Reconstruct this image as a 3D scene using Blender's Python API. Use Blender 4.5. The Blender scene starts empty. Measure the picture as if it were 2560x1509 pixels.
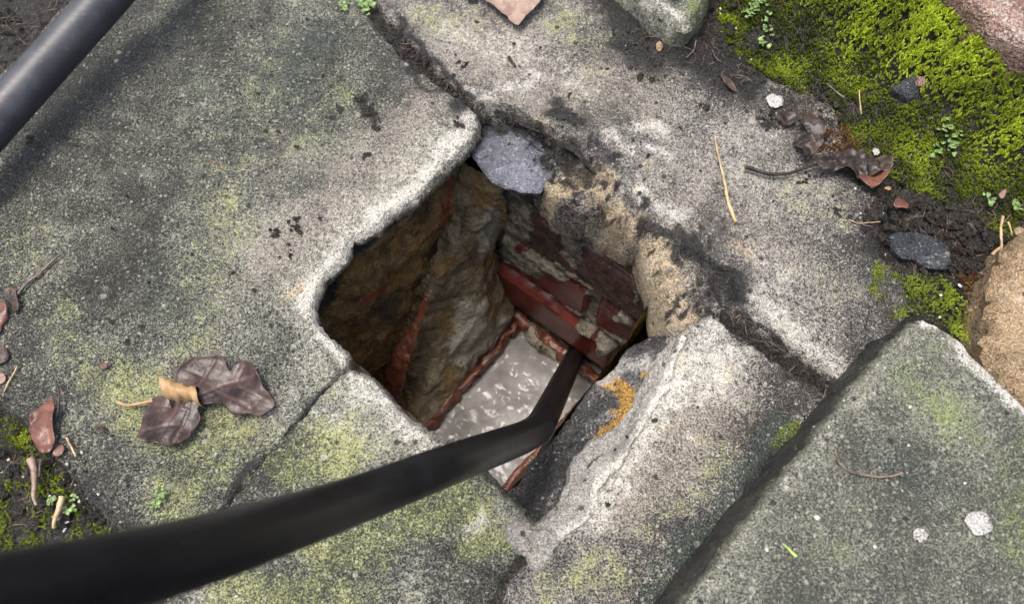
import bpy, math, random
import numpy as np
from mathutils import Vector, geometry
random.seed(4); RNG = np.random.default_rng(7)
SC = bpy.context.scene; COL = SC.collection
# ------------------------------------------------------------ camera, sky, sun
TH = math.radians(25); W0 = .6; LENS = 27.7; FPX = 2560*LENS/36
CAM = np.array([0, -W0*math.sin(TH), W0*math.cos(TH)])
cd = bpy.data.cameras.new('camera'); cam = bpy.data.objects.new('camera', cd); COL.objects.link(cam)
cam.location = CAM; cam.rotation_euler = (TH, 0, 0)
cd.sensor_width = 36; cd.lens = LENS; cd.clip_start = .01; cd.clip_end = 500
cd.dof.use_dof = True; cd.dof.focus_distance = .64; cd.dof.aperture_fstop = 9.0
SC.camera = cam
w = bpy.data.worlds.new('World'); SC.world = w; w.use_nodes = True
wn = w.node_tree.nodes; sky = wn.new('ShaderNodeTexSky'); sky.sky_type = 'NISHITA'; sky.sun_disc = False
SUN_EL, SUN_AZ = math.radians(77), math.radians(-82)     # azimuth clockwise from +Y: soft light from high on the upper left
sky.sun_elevation = SUN_EL; sky.sun_rotation = SUN_AZ
sky.air_density = 1.0; sky.dust_density = 7.0; sky.ozone_density = .6
w.node_tree.links.new(sky.outputs[0], wn['Background'].inputs[0]); wn['Background'].inputs[1].default_value = .13
sl = bpy.data.lights.new('sun', 'SUN'); sl.energy = 1.5; sl.angle = math.radians(26); sl.color = (1, .995, .985)
sun = bpy.data.objects.new('sun', sl); COL.objects.link(sun)
sd = Vector((math.sin(SUN_AZ)*math.cos(SUN_EL), math.cos(SUN_AZ)*math.cos(SUN_EL), math.sin(SUN_EL)))
sun.rotation_euler = sd.to_track_quat('Z', 'Y').to_euler(); sun.location = sd*3
SC.view_settings.view_transform = 'Standard'; SC.view_settings.look = 'None'
SC.view_settings.exposure = 0.86; SC.view_settings.gamma = 1
# ------------------------------------------------------------ plan helpers
VF = np.array([0, math.sin(TH), -math.cos(TH)]); VR = np.array([1., 0, 0]); VU = np.array([0, math.cos(TH), math.sin(TH)])
def ray(x, y): return VF + VR*(x-1280)/FPX - VU*(y-754.5)/FPX
def P(x, y, z=0.):                       # a spot of the survey sheet as a point at height z
    d = ray(x, y); return CAM + d*((z-CAM[2])/d[2])
def PW(x, y, dist): return CAM + ray(x, y)*dist
def PP(x, y, pt, n):                     # the same on an upright plane
    d = ray(x, y); return CAM + d*(((np.array(pt)-CAM) @ n)/(d @ n))
def SHEET(p):                            # points -> survey sheet, (n,3) -> (n,2)
    q = p-CAM; ww = q @ VF
    return np.stack([1280+FPX*(q @ VR)/ww, 754.5-FPX*(q @ VU)/ww], 1)
U = np.array([-.6203, -.7844, 0]); V = np.array([.7844, -.6203, 0])
# ------------------------------------------------------------ noise
_G = RNG.normal(size=(512, 3)); _G /= np.linalg.norm(_G, axis=1)[:, None]
_PM = RNG.permutation(512)
def noise(p, seed=0):
    p = np.asarray(p, float)+seed*17.31; i = np.floor(p).astype(int); fr = p-i
    t = fr*fr*fr*(fr*(fr*6-15)+10); out = 0
    for dx in (0, 1):
        for dy in (0, 1):
            for dz in (0, 1):
                h = _PM[(_PM[(_PM[(i[:, 0]+dx) & 511]+i[:, 1]+dy) & 511]+i[:, 2]+dz) & 511]
                g = (_G[h]*(fr-[dx, dy, dz])).sum(1)
                out = out+g*(t[:, 0] if dx else 1-t[:, 0])*(t[:, 1] if dy else 1-t[:, 1])*(t[:, 2] if dz else 1-t[:, 2])
    return out*1.5
def fbm(p, size, octs=3, seed=0, gain=.5):
    p = np.asarray(p, float)/size; a = 1; s = 0
    for k in range(octs): s = s+a*noise(p*2**k, seed+k*3); a *= gain
    return s
def ridge(p, size, octs=3, seed=0):
    p = np.asarray(p, float)/size; a = 1; s = 0
    for k in range(octs): s = s+a*(1-2*np.abs(noise(p*2**k, seed+k*3))); a *= .5
    return s*.5
def sst(x, a, b):
    t = np.clip((x-a)/(b-a), 0, 1); return t*t*(3-2*t)
def dist_poly(p, poly, closed=True):
    poly = np.asarray(poly, float); a = poly; b = np.roll(poly, -1, 0)
    if not closed: a, b = a[:-1], b[:-1]
    best = np.full(len(p), 1e9)
    for i in range(len(a)):
        ab = b[i]-a[i]; t = np.clip(((p-a[i]) @ ab)/max(ab @ ab, 1e-12), 0, 1)
        best = np.minimum(best, np.linalg.norm(p-a[i]-t[:, None]*ab, axis=1))
    return best
def inside(p, poly):
    poly = np.asarray(poly, float); r = np.zeros(len(p), bool); j = len(poly)-1
    for i in range(len(poly)):
        yi, yj = poly[i, 1], poly[j, 1]
        if yi != yj:
            c = (yi > p[:, 1]) != (yj > p[:, 1])
            r ^= c & (p[:, 0] < (poly[j, 0]-poly[i, 0])*(p[:, 1]-yi)/(yj-yi)+poly[i, 0])
        j = i
    return r
def sdist(p, poly): return np.where(inside(p, poly), 1, -1)*dist_poly(p, poly)   # positive inside
# ------------------------------------------------------------ mesh helpers
def mesh(name, verts, faces, mat, parent=None, attrs=None, smooth=True, origin=None, sharp=None):
    verts = np.asarray(verts, float)
    if parent is not None and origin is None: origin = np.array(parent.location)
    if origin is None:
        origin = verts.mean(0); origin[2] = verts[:, 2].min()
    me = bpy.data.meshes.new(name); me.from_pydata((verts-origin).tolist(), [], [tuple(int(i) for i in f) for f in faces]); me.update()
    if smooth: me.polygons.foreach_set('use_smooth', [True]*len(me.polygons))
    if sharp: me.set_sharp_from_angle(angle=math.radians(sharp))
    for k, a in (attrs or {}).items():
        at = me.attributes.new(k, 'FLOAT', 'POINT'); at.data.foreach_set('value', np.asarray(a, np.float32))
    me.materials.append(mat)
    o = bpy.data.objects.new(name, me); COL.objects.link(o)
    if parent is not None:
        o.parent = parent; o.location = origin-np.array(parent.location)
    else: o.location = origin
    return o
def tag(o, label=None, cat=None, group=None, kind=None):
    for k, x in (('label', label), ('category', cat), ('group', group), ('kind', kind)):
        if x: o[k] = x
    return o
def empty(name, loc):
    o = bpy.data.objects.new(name, None); COL.objects.link(o); o.location = loc; o.empty_display_size = .02; return o
def resample(poly, step):
    out = []; n = len(poly)
    for i in range(n):
        a, b = np.array(poly[i]), np.array(poly[(i+1) % n]); k = max(1, int(np.linalg.norm(b-a)/step))
        for t in range(k): out.append(a+(b-a)*t/k)
    return np.array(out)
def smooth_closed(p, it=2):
    for _ in range(it): p = .5*p+.25*np.roll(p, 1, 0)+.25*np.roll(p, -1, 0)
    return p
def pnormals(p):                         # outward normals of a counter-clockwise outline
    t = np.roll(p, -1, 0)-np.roll(p, 1, 0); n = np.stack([t[:, 1], -t[:, 0]], 1); return n/np.maximum(np.linalg.norm(n, axis=1), 1e-9)[:, None]
def area(p): return .5*np.sum(p[:, 0]*np.roll(p[:, 1], -1)-p[:, 1]*np.roll(p[:, 0], -1))
def fill(outline, grid, rings=(), fine=None):
    """triangles inside an outline with inner points; the first len(outline) vertices are the outline"""
    lo, hi = outline.min(0), outline.max(0)
    xs = np.arange(lo[0], hi[0], grid); ys = np.arange(lo[1], hi[1], grid*.866)
    X, Y = np.meshgrid(xs, ys); X = X+(np.arange(len(ys)) % 2)[:, None]*grid*.5
    g = np.stack([X.ravel(), Y.ravel()], 1)+RNG.normal(size=(X.size, 2))*grid*.12
    g = g[inside(g, outline)]; d = dist_poly(g, outline)
    far = (rings[-1] if rings else 0)+grid*.5
    pts = [g[d > far]]
    n = pnormals(outline)
    for r in rings:
        q = outline-n*r; q = q[inside(q, outline)]; q = q[dist_poly(q, outline) > r*.8]; pts.append(q[::1 if r < .004 else 2])
    pts = np.concatenate(pts); n0 = len(outline)
    allp = np.concatenate([outline, pts])
    vs, _, fs, ov, _, _ = geometry.delaunay_2d_cdt([Vector(q) for q in allp], [], [list(range(n0))], 1, 1e-6)
    v2 = np.array([(q.x, q.y) for q in vs]); where = {}
    for i, src in enumerate(ov):
        for s in src: where[s] = i
    bidx = [where[i] for i in range(n0)]
    return v2, fs, bidx
ATTR = ('pale', 'tan', 'green', 'dark', 'teal', 'pink')
def paint(p, marks, seed=0, z=0.):
    """stain and painted-shade masks: marks are (attr, strength, points, width) blobs / bands on the survey sheet"""
    s = SHEET(np.column_stack([p[:, 0], p[:, 1], np.full(len(p), z)])); q3 = np.column_stack([p[:, :2], np.zeros(len(p))])
    s = s+np.stack([fbm(q3, .03, 3, seed+1), fbm(q3, .03, 3, seed+2)], 1)*28
    a = {k: np.zeros(len(p)) for k in ATTR}
    for (k, st, pts, wd) in marks:
        pts = np.array(pts, float)
        d = np.linalg.norm(s-pts[0], axis=1) if len(pts) == 1 else dist_poly(s, pts, False)
        if k == 'area': continue
        f = st*np.exp(-(d/wd)**2)
        a[k] = np.where(np.abs(f) > np.abs(a[k]), f, a[k]) if st > 0 else a[k]+f
    return a
def stone(name, outl, z, thick, mat, marks=(), grid=.0035, edge=.004, rough=.0012, relief=.0012, hfun=None, side=None,
          parent=None, seed=0, world=False, tilt=None, wear=None, step=.003, sides=None, sm=1, sj=1.):
    """a slab of stone: rounded, chipped rim, relief on top, rough broken sides"""
    o2 = np.array(outl, float)[:, :2] if world else np.array([P(x, y, z)[:2] for x, y in outl])
    if area(o2) < 0: o2 = o2[::-1]
    o2 = smooth_closed(resample(o2, step), sm)
    o3 = np.column_stack([o2, np.zeros(len(o2))]); nn = pnormals(o2)
    o2 = o2+nn*(ridge(o3, .011, 4, seed)*rough*.9+fbm(o3, .004, 2, seed+6)*rough*.35+fbm(o3, .04, 2, seed+5)*rough*.7)[:, None]
    v2, fs, b = fill(o2, grid, (.0012, .003, .006) if edge > .0015 else (.001,))
    p3 = np.column_stack([v2, np.zeros(len(v2))])
    d = dist_poly(v2, o2[::2])
    r = edge*np.clip(1+fbm(p3, .018, 3, seed+9)*1.1, .3, 1.7)
    if wear is not None: r = r*wear(p3)
    t = 1-np.clip(d/np.maximum(r, 1e-5), 0, 1); zz = -r*(1-np.sqrt(np.maximum(1-t*t, 0)))*.8
    zz += fbm(p3, .035, 3, seed+2)*relief+fbm(p3, .007, 2, seed+4)*relief*.28
    zz -= np.exp(-d/(edge*1.3+.0005))*sst(fbm(p3, .009, 3, seed+21), .05, .5)*min(edge*.9, .0030)
    if hfun is not None: zz += hfun(p3, d)
    if tilt is not None: zz += (v2-v2.mean(0)) @ np.array(tilt)
    top = np.column_stack([v2, z+zz]); ring = top[b]; nb = len(b)
    V3 = [top]; faces = [tuple(f) for f in fs]; prev = list(b); base = len(top)
    prof = side or [(.0006, .12), (.0002, .35), (-.0008, .65), (-.0015, 1.)]
    nn = pnormals(ring[:, :2])
    for (off, fz) in prof:
        zl = ring[:, 2]*(1-fz)+(z-thick)*fz
        q = np.column_stack([ring[:, :2]+nn*off, zl])
        jit = ridge(q, .009, 4, seed+11)*min(thick*.085, .0035)*sj+fbm(q, .03, 2, seed+12)*min(thick*.06, .003); q[:, :2] += nn*jit[:, None]
        V3.append(q); cur = list(range(base, base+nb)); base += nb
        for i in range(nb):
            j = (i+1) % nb; faces.append((prev[i], cur[i], cur[j], prev[j]))
        prev = cur
    cv, _, cf, _, _, _ = geometry.delaunay_2d_cdt([Vector(q[:2]) for q in V3[-1][::2]], [], [list(range(len(V3[-1][::2])))], 1, 1e-6)
    V3.append(np.array([(q.x, q.y, z-thick) for q in cv])); faces += [tuple(i+base for i in f[::-1]) for f in cf]; c = np.concatenate(V3)
    at = paint(c, marks, seed, z); lowv = np.arange(len(c)) >= len(top)+nb; m2 = np.arange(len(c)) >= len(top)
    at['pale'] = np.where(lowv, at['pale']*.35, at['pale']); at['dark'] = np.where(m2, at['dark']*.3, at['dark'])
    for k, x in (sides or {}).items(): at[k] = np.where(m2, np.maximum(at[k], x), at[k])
    return mesh(name, c, faces, mat, parent, at, sharp=42)
def catmull(pts, n=12):
    p = [np.array(q, float) for q in pts]; p = [2*p[0]-p[1]]+p+[2*p[-1]-p[-2]]; out = []
    for i in range(1, len(p)-2):
        for k in range(n):
            t = k/n; a, b, c, d = p[i-1:i+3]
            out.append(.5*(2*b+(c-a)*t+(2*a-5*b+4*c-d)*t*t+(3*b-a-3*c+d)*t**3))
    out.append(p[-2]); return np.array(out)
def tube_geo(path, rad, n=10, wob=0, seed=0, flat=1.):
    path = np.asarray(path, float); rad = np.broadcast_to(np.asarray(rad, float), (len(path),))
    t = np.gradient(path, axis=0); t /= np.linalg.norm(t, axis=1)[:, None]
    ref = np.array([0, 0, 1.]) if abs(t[0] @ [0, 0, 1]) < .9 else np.array([1., 0, 0])
    vs = []; fs = []
    for i in range(len(path)):
        s = np.cross(t[i], ref); s /= np.linalg.norm(s); ref = np.cross(s, t[i])
        for k in range(n):
            a = 2*math.pi*k/n; vs.append(path[i]+(s*math.cos(a)+ref*math.sin(a)*flat)*rad[i])
    vs = np.array(vs)
    if wob: vs = vs+np.stack([fbm(vs, .006, 2, seed+k) for k in range(3)], 1)*wob
    for i in range(len(path)-1):
        for k in range(n):
            j = (k+1) % n; fs.append((i*n+k, i*n+j, (i+1)*n+j, (i+1)*n+k))
    fs.append(tuple(range(n))[::-1]); fs.append(tuple((len(path)-1)*n+k for k in range(n)))
    return vs, fs
def tube(name, path, rad, mat, parent=None, n=10, wob=0, seed=0, flat=1.):
    vs, fs = tube_geo(path, rad, n, wob, seed, flat); return mesh(name, vs, fs, mat, parent)
# ------------------------------------------------------------ node helpers
def new_mat(name):
    m = bpy.data.materials.new(name); m.use_nodes = True; nt = m.node_tree; b = nt.nodes['Principled BSDF']; return m, nt, b
def put(nt, sock, x):
    if hasattr(x, 'is_output'): nt.links.new(x, sock)
    elif isinstance(x, tuple) and len(x) == 3: sock.default_value = (*x, 1) if sock.type == 'RGBA' else x
    else: sock.default_value = x
def M(nt, op, a, b=0., clamp=False):
    n = nt.nodes.new('ShaderNodeMath'); n.operation = op; n.use_clamp = clamp; put(nt, n.inputs[0], a); put(nt, n.inputs[1], b); return n.outputs[0]
def ADD(nt, *a):
    s = a[0]
    for x in a[1:]: s = M(nt, 'ADD', s, x)
    return s
def MIX(nt, f, a, b, mode='MIX'):
    n = nt.nodes.new('ShaderNodeMix'); n.data_type = 'RGBA'; n.blend_type = mode; put(nt, n.inputs[0], f); put(nt, n.inputs[6], a); put(nt, n.inputs[7], b); return n.outputs[2]
def SS(nt, x, a, b, lo=0., hi=1.):
    n = nt.nodes.new('ShaderNodeMapRange'); n.interpolation_type = 'SMOOTHSTEP'; put(nt, n.inputs[0], x)
    for k, q in enumerate((a, b, lo, hi)): n.inputs[k+1].default_value = q
    return n.outputs[0]
def NZ(nt, vec, scale, detail=2., rough=.55, dist=0.):
    n = nt.nodes.new('ShaderNodeTexNoise'); nt.links.new(vec, n.inputs['Vector']); n.inputs['Scale'].default_value = scale
    n.inputs['Detail'].default_value = detail; n.inputs['Roughness'].default_value = rough; n.inputs['Distortion'].default_value = dist; return n.outputs[0]
def CEN(nt, x, k): return M(nt, 'MULTIPLY', M(nt, 'SUBTRACT', x, .5), k)
def AT(nt, name):
    n = nt.nodes.new('ShaderNodeAttribute'); n.attribute_name = name; return n.outputs['Fac']
def OBJ(nt): return nt.nodes.new('ShaderNodeTexCoord').outputs['Object']
def BUMP(nt, b, layers, strength=1.):
    prev = None
    for h, dist in layers:
        n = nt.nodes.new('ShaderNodeBump'); n.inputs['Strength'].default_value = strength; n.inputs['Distance'].default_value = dist
        put(nt, n.inputs['Height'], h)
        if prev is not None: nt.links.new(prev, n.inputs['Normal'])
        prev = n.outputs[0]
    nt.links.new(prev, b.inputs['Normal'])
def VORO(nt, vec, scale, rnd=1.):
    n = nt.nodes.new('ShaderNodeTexVoronoi'); n.inputs['Scale'].default_value = scale; n.inputs['Randomness'].default_value = rnd; nt.links.new(vec, n.inputs['Vector'])
    sp = nt.nodes.new('ShaderNodeSeparateColor'); nt.links.new(n.outputs['Color'], sp.inputs[0]); return n.outputs['Distance'], sp.outputs[0], sp.outputs[1]
def stone_mat(name, matrix=(.022, .023, .019), grain=(.35, .35, .275), bias=0., greenc=(.43, .45, .18), greend=(.055, .066, .032),
              tanc=(.55, .42, .25), palec=(.68, .66, .585), pinkc=(.425, .385, .325), tealc=(.024, .036, .030), rough=.33, gs=860., bump=1., blot=1.):
    m, nt, b = new_mat(name); v = OBJ(nt)
    nf = NZ(nt, v, gs, 2, .6); nf2 = NZ(nt, v, 330, 3, .6); nm = NZ(nt, v, 75, 4, .6); nl = NZ(nt, v, 17, 3, .6); nw = NZ(nt, v, 140, 4, .65)
    pale, tan, gre, dark, teal, pink = (AT(nt, k) for k in ATTR)
    lift = ADD(nt, CEN(nt, nf, 1.2), CEN(nt, nf2, .34), CEN(nt, nm, .24*blot), CEN(nt, nl, .50*blot), CEN(nt, nw, .22*(blot-1)), M(nt, 'MULTIPLY', pale, .17), M(nt, 'MULTIPLY', dark, -.20), M(nt, 'MULTIPLY', teal, -.07), M(nt, 'MULTIPLY', pink, .05), M(nt, 'MULTIPLY', tan, .06), M(nt, 'MULTIPLY', gre, .05), bias)
    light = SS(nt, lift, -.16, .29)
    wv = nt.nodes.new('ShaderNodeVectorMath'); wv.operation = 'ADD'; nt.links.new(v, wv.inputs[0]); nz3 = nt.nodes.new('ShaderNodeTexNoise'); nz3.inputs['Scale'].default_value = 500; nt.links.new(v, nz3.inputs['Vector'])
    sc_ = nt.nodes.new('ShaderNodeVectorMath'); sc_.operation = 'SCALE'; sc_.inputs[3].default_value = .0016; nt.links.new(nz3.outputs['Color'], sc_.inputs[0]); nt.links.new(sc_.outputs[0], wv.inputs[1]); vw = wv.outputs[0]
    d1, r1, q1 = VORO(nt, vw, 300); d2, r2, q2 = VORO(nt, vw, 105)
    spark = M(nt, 'MULTIPLY', SS(nt, d1, .46, .30), SS(nt, ADD(nt, r1, M(nt, 'MULTIPLY', lift, .8)), .66, .78))
    stone2 = M(nt, 'MULTIPLY', SS(nt, d2, .30, .20), SS(nt, r2, .90, .93))
    pit = M(nt, 'MULTIPLY', SS(nt, d2, .26, .14), SS(nt, q2, .86, .90))
    fg = M(nt, 'MULTIPLY', SS(nt, ADD(nt, gre, CEN(nt, nm, 1.3), CEN(nt, nf2, 1.2), CEN(nt, nl, .8)), .25, .95), .85)
    ft = M(nt, 'MULTIPLY', SS(nt, ADD(nt, tan, CEN(nt, nm, 1.4), CEN(nt, nw, 1.0), CEN(nt, nf2, .8)), .36, .90), .9)
    fp = M(nt, 'MULTIPLY', SS(nt, ADD(nt, pale, CEN(nt, nw, 1.6), CEN(nt, nf2, 1.1)), .40, 1.05), .9)
    fk = SS(nt, ADD(nt, pink, CEN(nt, nm, .9)), .2, .9)
    fe = SS(nt, ADD(nt, teal, CEN(nt, nm, 1.1)), .3, .9)
    fd = SS(nt, ADD(nt, dark, CEN(nt, nm, 1.2), CEN(nt, nf2, 1.1)), .42, .90)
    g = MIX(nt, fk, grain, pinkc); g = MIX(nt, ft, g, tanc); g = MIX(nt, fg, g, greenc); g = MIX(nt, fp, g, palec)
    mx = MIX(nt, fk, matrix, tuple(.19*c for c in pinkc)); mx = MIX(nt, ft, mx, tuple(.27*c for c in tanc)); mx = MIX(nt, fg, mx, greend)
    mx = MIX(nt, fe, mx, tealc); mx = MIX(nt, M(nt, 'MULTIPLY', fp, .65), mx, tuple(.34*c for c in palec))
    c = MIX(nt, light, mx, g); c = MIX(nt, M(nt, 'MULTIPLY', spark, .55), c, MIX(nt, .4, g, (.66, .65, .57)))
    c = MIX(nt, M(nt, 'MULTIPLY', stone2, .6), c, MIX(nt, q2, (.10, .095, .085), (.55, .53, .46))); c = MIX(nt, M(nt, 'MULTIPLY', pit, .8), c, (.012, .012, .011))
    c = MIX(nt, M(nt, 'MULTIPLY', fd, .88), c, (.016, .015, .014))
    nt.links.new(c, b.inputs['Base Color'])
    ro = ADD(nt, rough, CEN(nt, nf2, .5), M(nt, 'MULTIPLY', fp, .2), M(nt, 'MULTIPLY', light, -.08)); nt.links.new(M(nt, 'MAXIMUM', ro, .2), b.inputs['Roughness'])
    b.inputs['Specular IOR Level'].default_value = .5
    BUMP(nt, b, [(nm, .004*bump), (M(nt, 'SUBTRACT', 1., pit), .0012*bump), (nf2, .0036*bump), (nf, .0020*bump), (spark, .0006*bump)])
    return m
def simple_mat(name, c0, c1, scale, rough, bump=(), detail=4, spec=.5, lo=.35, hi=.65, c2=None, s2=900):
    m, nt, b = new_mat(name); v = OBJ(nt); n = NZ(nt, v, scale, detail, .6)
    c = MIX(nt, SS(nt, n, lo, hi), c0, c1)
    if c2: c = MIX(nt, SS(nt, NZ(nt, v, s2, 2, .6), .56, .68), c, c2)
    nt.links.new(c, b.inputs['Base Color']); b.inputs['Specular IOR Level'].default_value = spec
    nt.links.new(M(nt, 'MAXIMUM', ADD(nt, rough, CEN(nt, NZ(nt, v, scale*4, 3), .4)), .08), b.inputs['Roughness'])
    if bump: BUMP(nt, b, [(NZ(nt, v, s, 3, .6), d) for s, d in bump])
    return m
MAT = {}
MAT['slab'] = stone_mat('slab_stone', bias=-.035)
MAT['slab_tan'] = stone_mat('slab_stone_pinkish', matrix=(.030, .027, .026), grain=(.42, .395, .35), tanc=(.60, .485, .32), bias=-.012, blot=1.2)
MAT['kerb'] = stone_mat('kerb_stone', matrix=(.050, .053, .042), grain=(.31, .31, .24), bias=.0, greenc=(.24, .30, .09), greend=(.05, .075, .025), rough=.46)
MAT['tanrock'] = stone_mat('tan_sandstone', matrix=(.27, .18, .095), grain=(.58, .44, .28), bias=.04, rough=.6)
MAT['redstone'] = stone_mat('red_stone', matrix=(.16, .085, .065), grain=(.42, .30, .25), bias=-.02, gs=400, rough=.5)
MAT['bluestone'] = stone_mat('blue_grey_stone', matrix=(.085, .088, .105), grain=(.22, .23, .275), bias=.03, rough=.55)
MAT['slate'] = stone_mat('dark_slate', matrix=(.022, .025, .03), grain=(.10, .115, .135), bias=-.02, rough=.4)
MAT['rust'] = stone_mat('rusty_stone', matrix=(.05, .03, .018), grain=(.25, .15, .08), rough=.6)
MAT['blackedge'] = stone_mat('black_edge', matrix=(.018, .018, .018), grain=(.20, .19, .18), bias=-.06, tanc=(.62, .34, .06), palec=(.5, .49, .45), rough=.45)
MAT['mortar'] = stone_mat('grey_mortar', matrix=(.17, .16, .142), grain=(.45, .435, .39), bias=.02, rough=.55, bump=.7)
MAT['soil'] = simple_mat('wet_soil', (.008, .007, .006), (.032, .026, .021), 160, .36, [(90, .006), (350, .0035), (900, .0016)], c2=(.10, .085, .07), s2=700)
def pipe_black():
    m, nt, b = new_mat('black_plastic'); v = OBJ(nt)
    mp = nt.nodes.new('ShaderNodeMapping'); nt.links.new(v, mp.inputs[0]); mp.inputs['Scale'].default_value = (1, .9, .18)
    sc = NZ(nt, mp.outputs[0], 260, 4, .7); n = NZ(nt, v, 55, 4, .6); d = NZ(nt, v, 420, 3, .7)
    c = MIX(nt, SS(nt, n, .35, .7), (.004, .004, .005), (.008, .008, .0098)); c = MIX(nt, M(nt, 'MULTIPLY', SS(nt, sc, .66, .76), .35), c, (.13, .13, .135)); c = MIX(nt, M(nt, 'MULTIPLY', SS(nt, d, .70, .76), .5), c, (.16, .15, .13))
    nt.links.new(c, b.inputs['Base Color']); nt.links.new(ADD(nt, .38, CEN(nt, n, .2), CEN(nt, sc, .2)), b.inputs['Roughness']); b.inputs['Specular IOR Level'].default_value = .38; BUMP(nt, b, [(sc, .00015)]); return m
MAT['pipe'] = pipe_black()
def pipe_grey():
    m, nt, b = new_mat('grey_plastic'); v = OBJ(nt)
    mp = nt.nodes.new('ShaderNodeMapping'); nt.links.new(v, mp.inputs[0]); mp.inputs['Rotation'].default_value = (0, 0, -math.atan2(290, 262)); mp.inputs['Scale'].default_value = (.06, 1, 1)
    s = NZ(nt, mp.outputs[0], 420, 4, .7); n = NZ(nt, v, 60, 4)
    c = MIX(nt, SS(nt, n, .35, .7), (.034, .036, .044), (.056, .058, .068)); c = MIX(nt, M(nt, 'MULTIPLY', SS(nt, s, .60, .74), .45), c, (.22, .22, .24))
    c = MIX(nt, SS(nt, NZ(nt, v, 330, 3, .7), .70, .76), c, (.3, .3, .3))
    nt.links.new(c, b.inputs['Base Color']); nt.links.new(ADD(nt, .42, CEN(nt, s, .3)), b.inputs['Roughness']); BUMP(nt, b, [(s, .0002)]); return m
MAT['pipe_grey'] = pipe_grey()
# ------------------------------------------------------------ ground with the bank at the upper right
BANK = [np.array(P(*q)[:2]) for q in ((1700, -120), (1880, 70), (2080, 215), (2280, 370), (2420, 470), (2560, 620), (2800, 900))]
BANKPOLY = BANK+[np.array([1.2, .1]), np.array([1.2, 1.2]), np.array([.25, 1.2])]
def bank_t(p2): return sdist(np.asarray(p2)[:, :2], BANKPOLY)
def ground_z(p2):
    p3 = np.column_stack([np.asarray(p2)[:, :2], np.zeros(len(p2))]); t = bank_t(p2)
    z = -.008+fbm(p3, .022, 3, 31)*.0042+ridge(p3, .011, 3, 33)*.0022
    z += sst(t, -.005, .085)*.072+sst(t, .0, .1)*fbm(p3, .03, 3, 35)*.012
    return z
HOLE = [(1190, 240), (980, 420), (840, 560), (720, 720), (740, 840), (800, 930), (900, 1010), (1150, 1200), (1345, 1365), (1480, 1290), (1660, 1000), (1760, 860), (1810, 780), (1760, 640), (1650, 540), (1500, 430), (1380, 330), (1290, 290)]
HOLE2 = np.array([P(x, y, 0)[:2] for x, y in HOLE]); HOLE2 = HOLE2[::-1] if area(HOLE2) < 0 else HOLE2
HOLE2 = resample(HOLE2, .008)
def build_ground():
    box = np.array([(-.62, -.36), (.62, -.36), (.62, .5), (-.62, .5)]); box = resample(box, .02)
    xs = np.arange(-.6, .6, .0044); ys = np.arange(-.34, .49, .0042); X, Y = np.meshgrid(xs, ys)
    g = np.stack([X.ravel(), Y.ravel()], 1)+RNG.normal(size=(X.size, 2))*.0008
    g = g[~inside(g, HOLE2)]; g = g[dist_poly(g, HOLE2) > .003]
    allp = np.concatenate([box, HOLE2, g]); nb, nh = len(box), len(HOLE2)
    vs, _, fs, ov, _, _ = geometry.delaunay_2d_cdt([Vector(q) for q in allp], [(i, (i+1) % nb) for i in range(nb)]+[(nb+i, nb+(i+1) % nh) for i in range(nh)], [], 0, 1e-6)
    v2 = np.array([(q.x, q.y) for q in vs]); f = np.array([q for q in fs if len(q) == 3]); cen = v2[f].mean(1)
    f = f[~inside(cen, HOLE2)]
    z = ground_z(v2); V3 = np.column_stack([v2, z]); n0 = len(V3)
    ob = [next(i for i, s in enumerate(ov) if k in s) for k in range(nb)]
    faces = [tuple(q) for q in f]; prev = ob
    for sc in (2.2, 6, 25, 120):
        q = box*sc; zq = (-.012+.07*sst(bank_t(q), 0, .1)) if sc < 3 else np.full(nb, -.012)
        V3 = np.concatenate([V3, np.column_stack([q, zq])]); cur = list(range(n0, n0+nb)); n0 += nb
        for i in range(nb): j = (i+1) % nb; faces.append((prev[i], cur[i], cur[j], prev[j]))
        prev = cur
    o = mesh('soil', V3, faces, MAT['soil'], origin=np.zeros(3)); tag(o, kind='structure')
build_ground()
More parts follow.
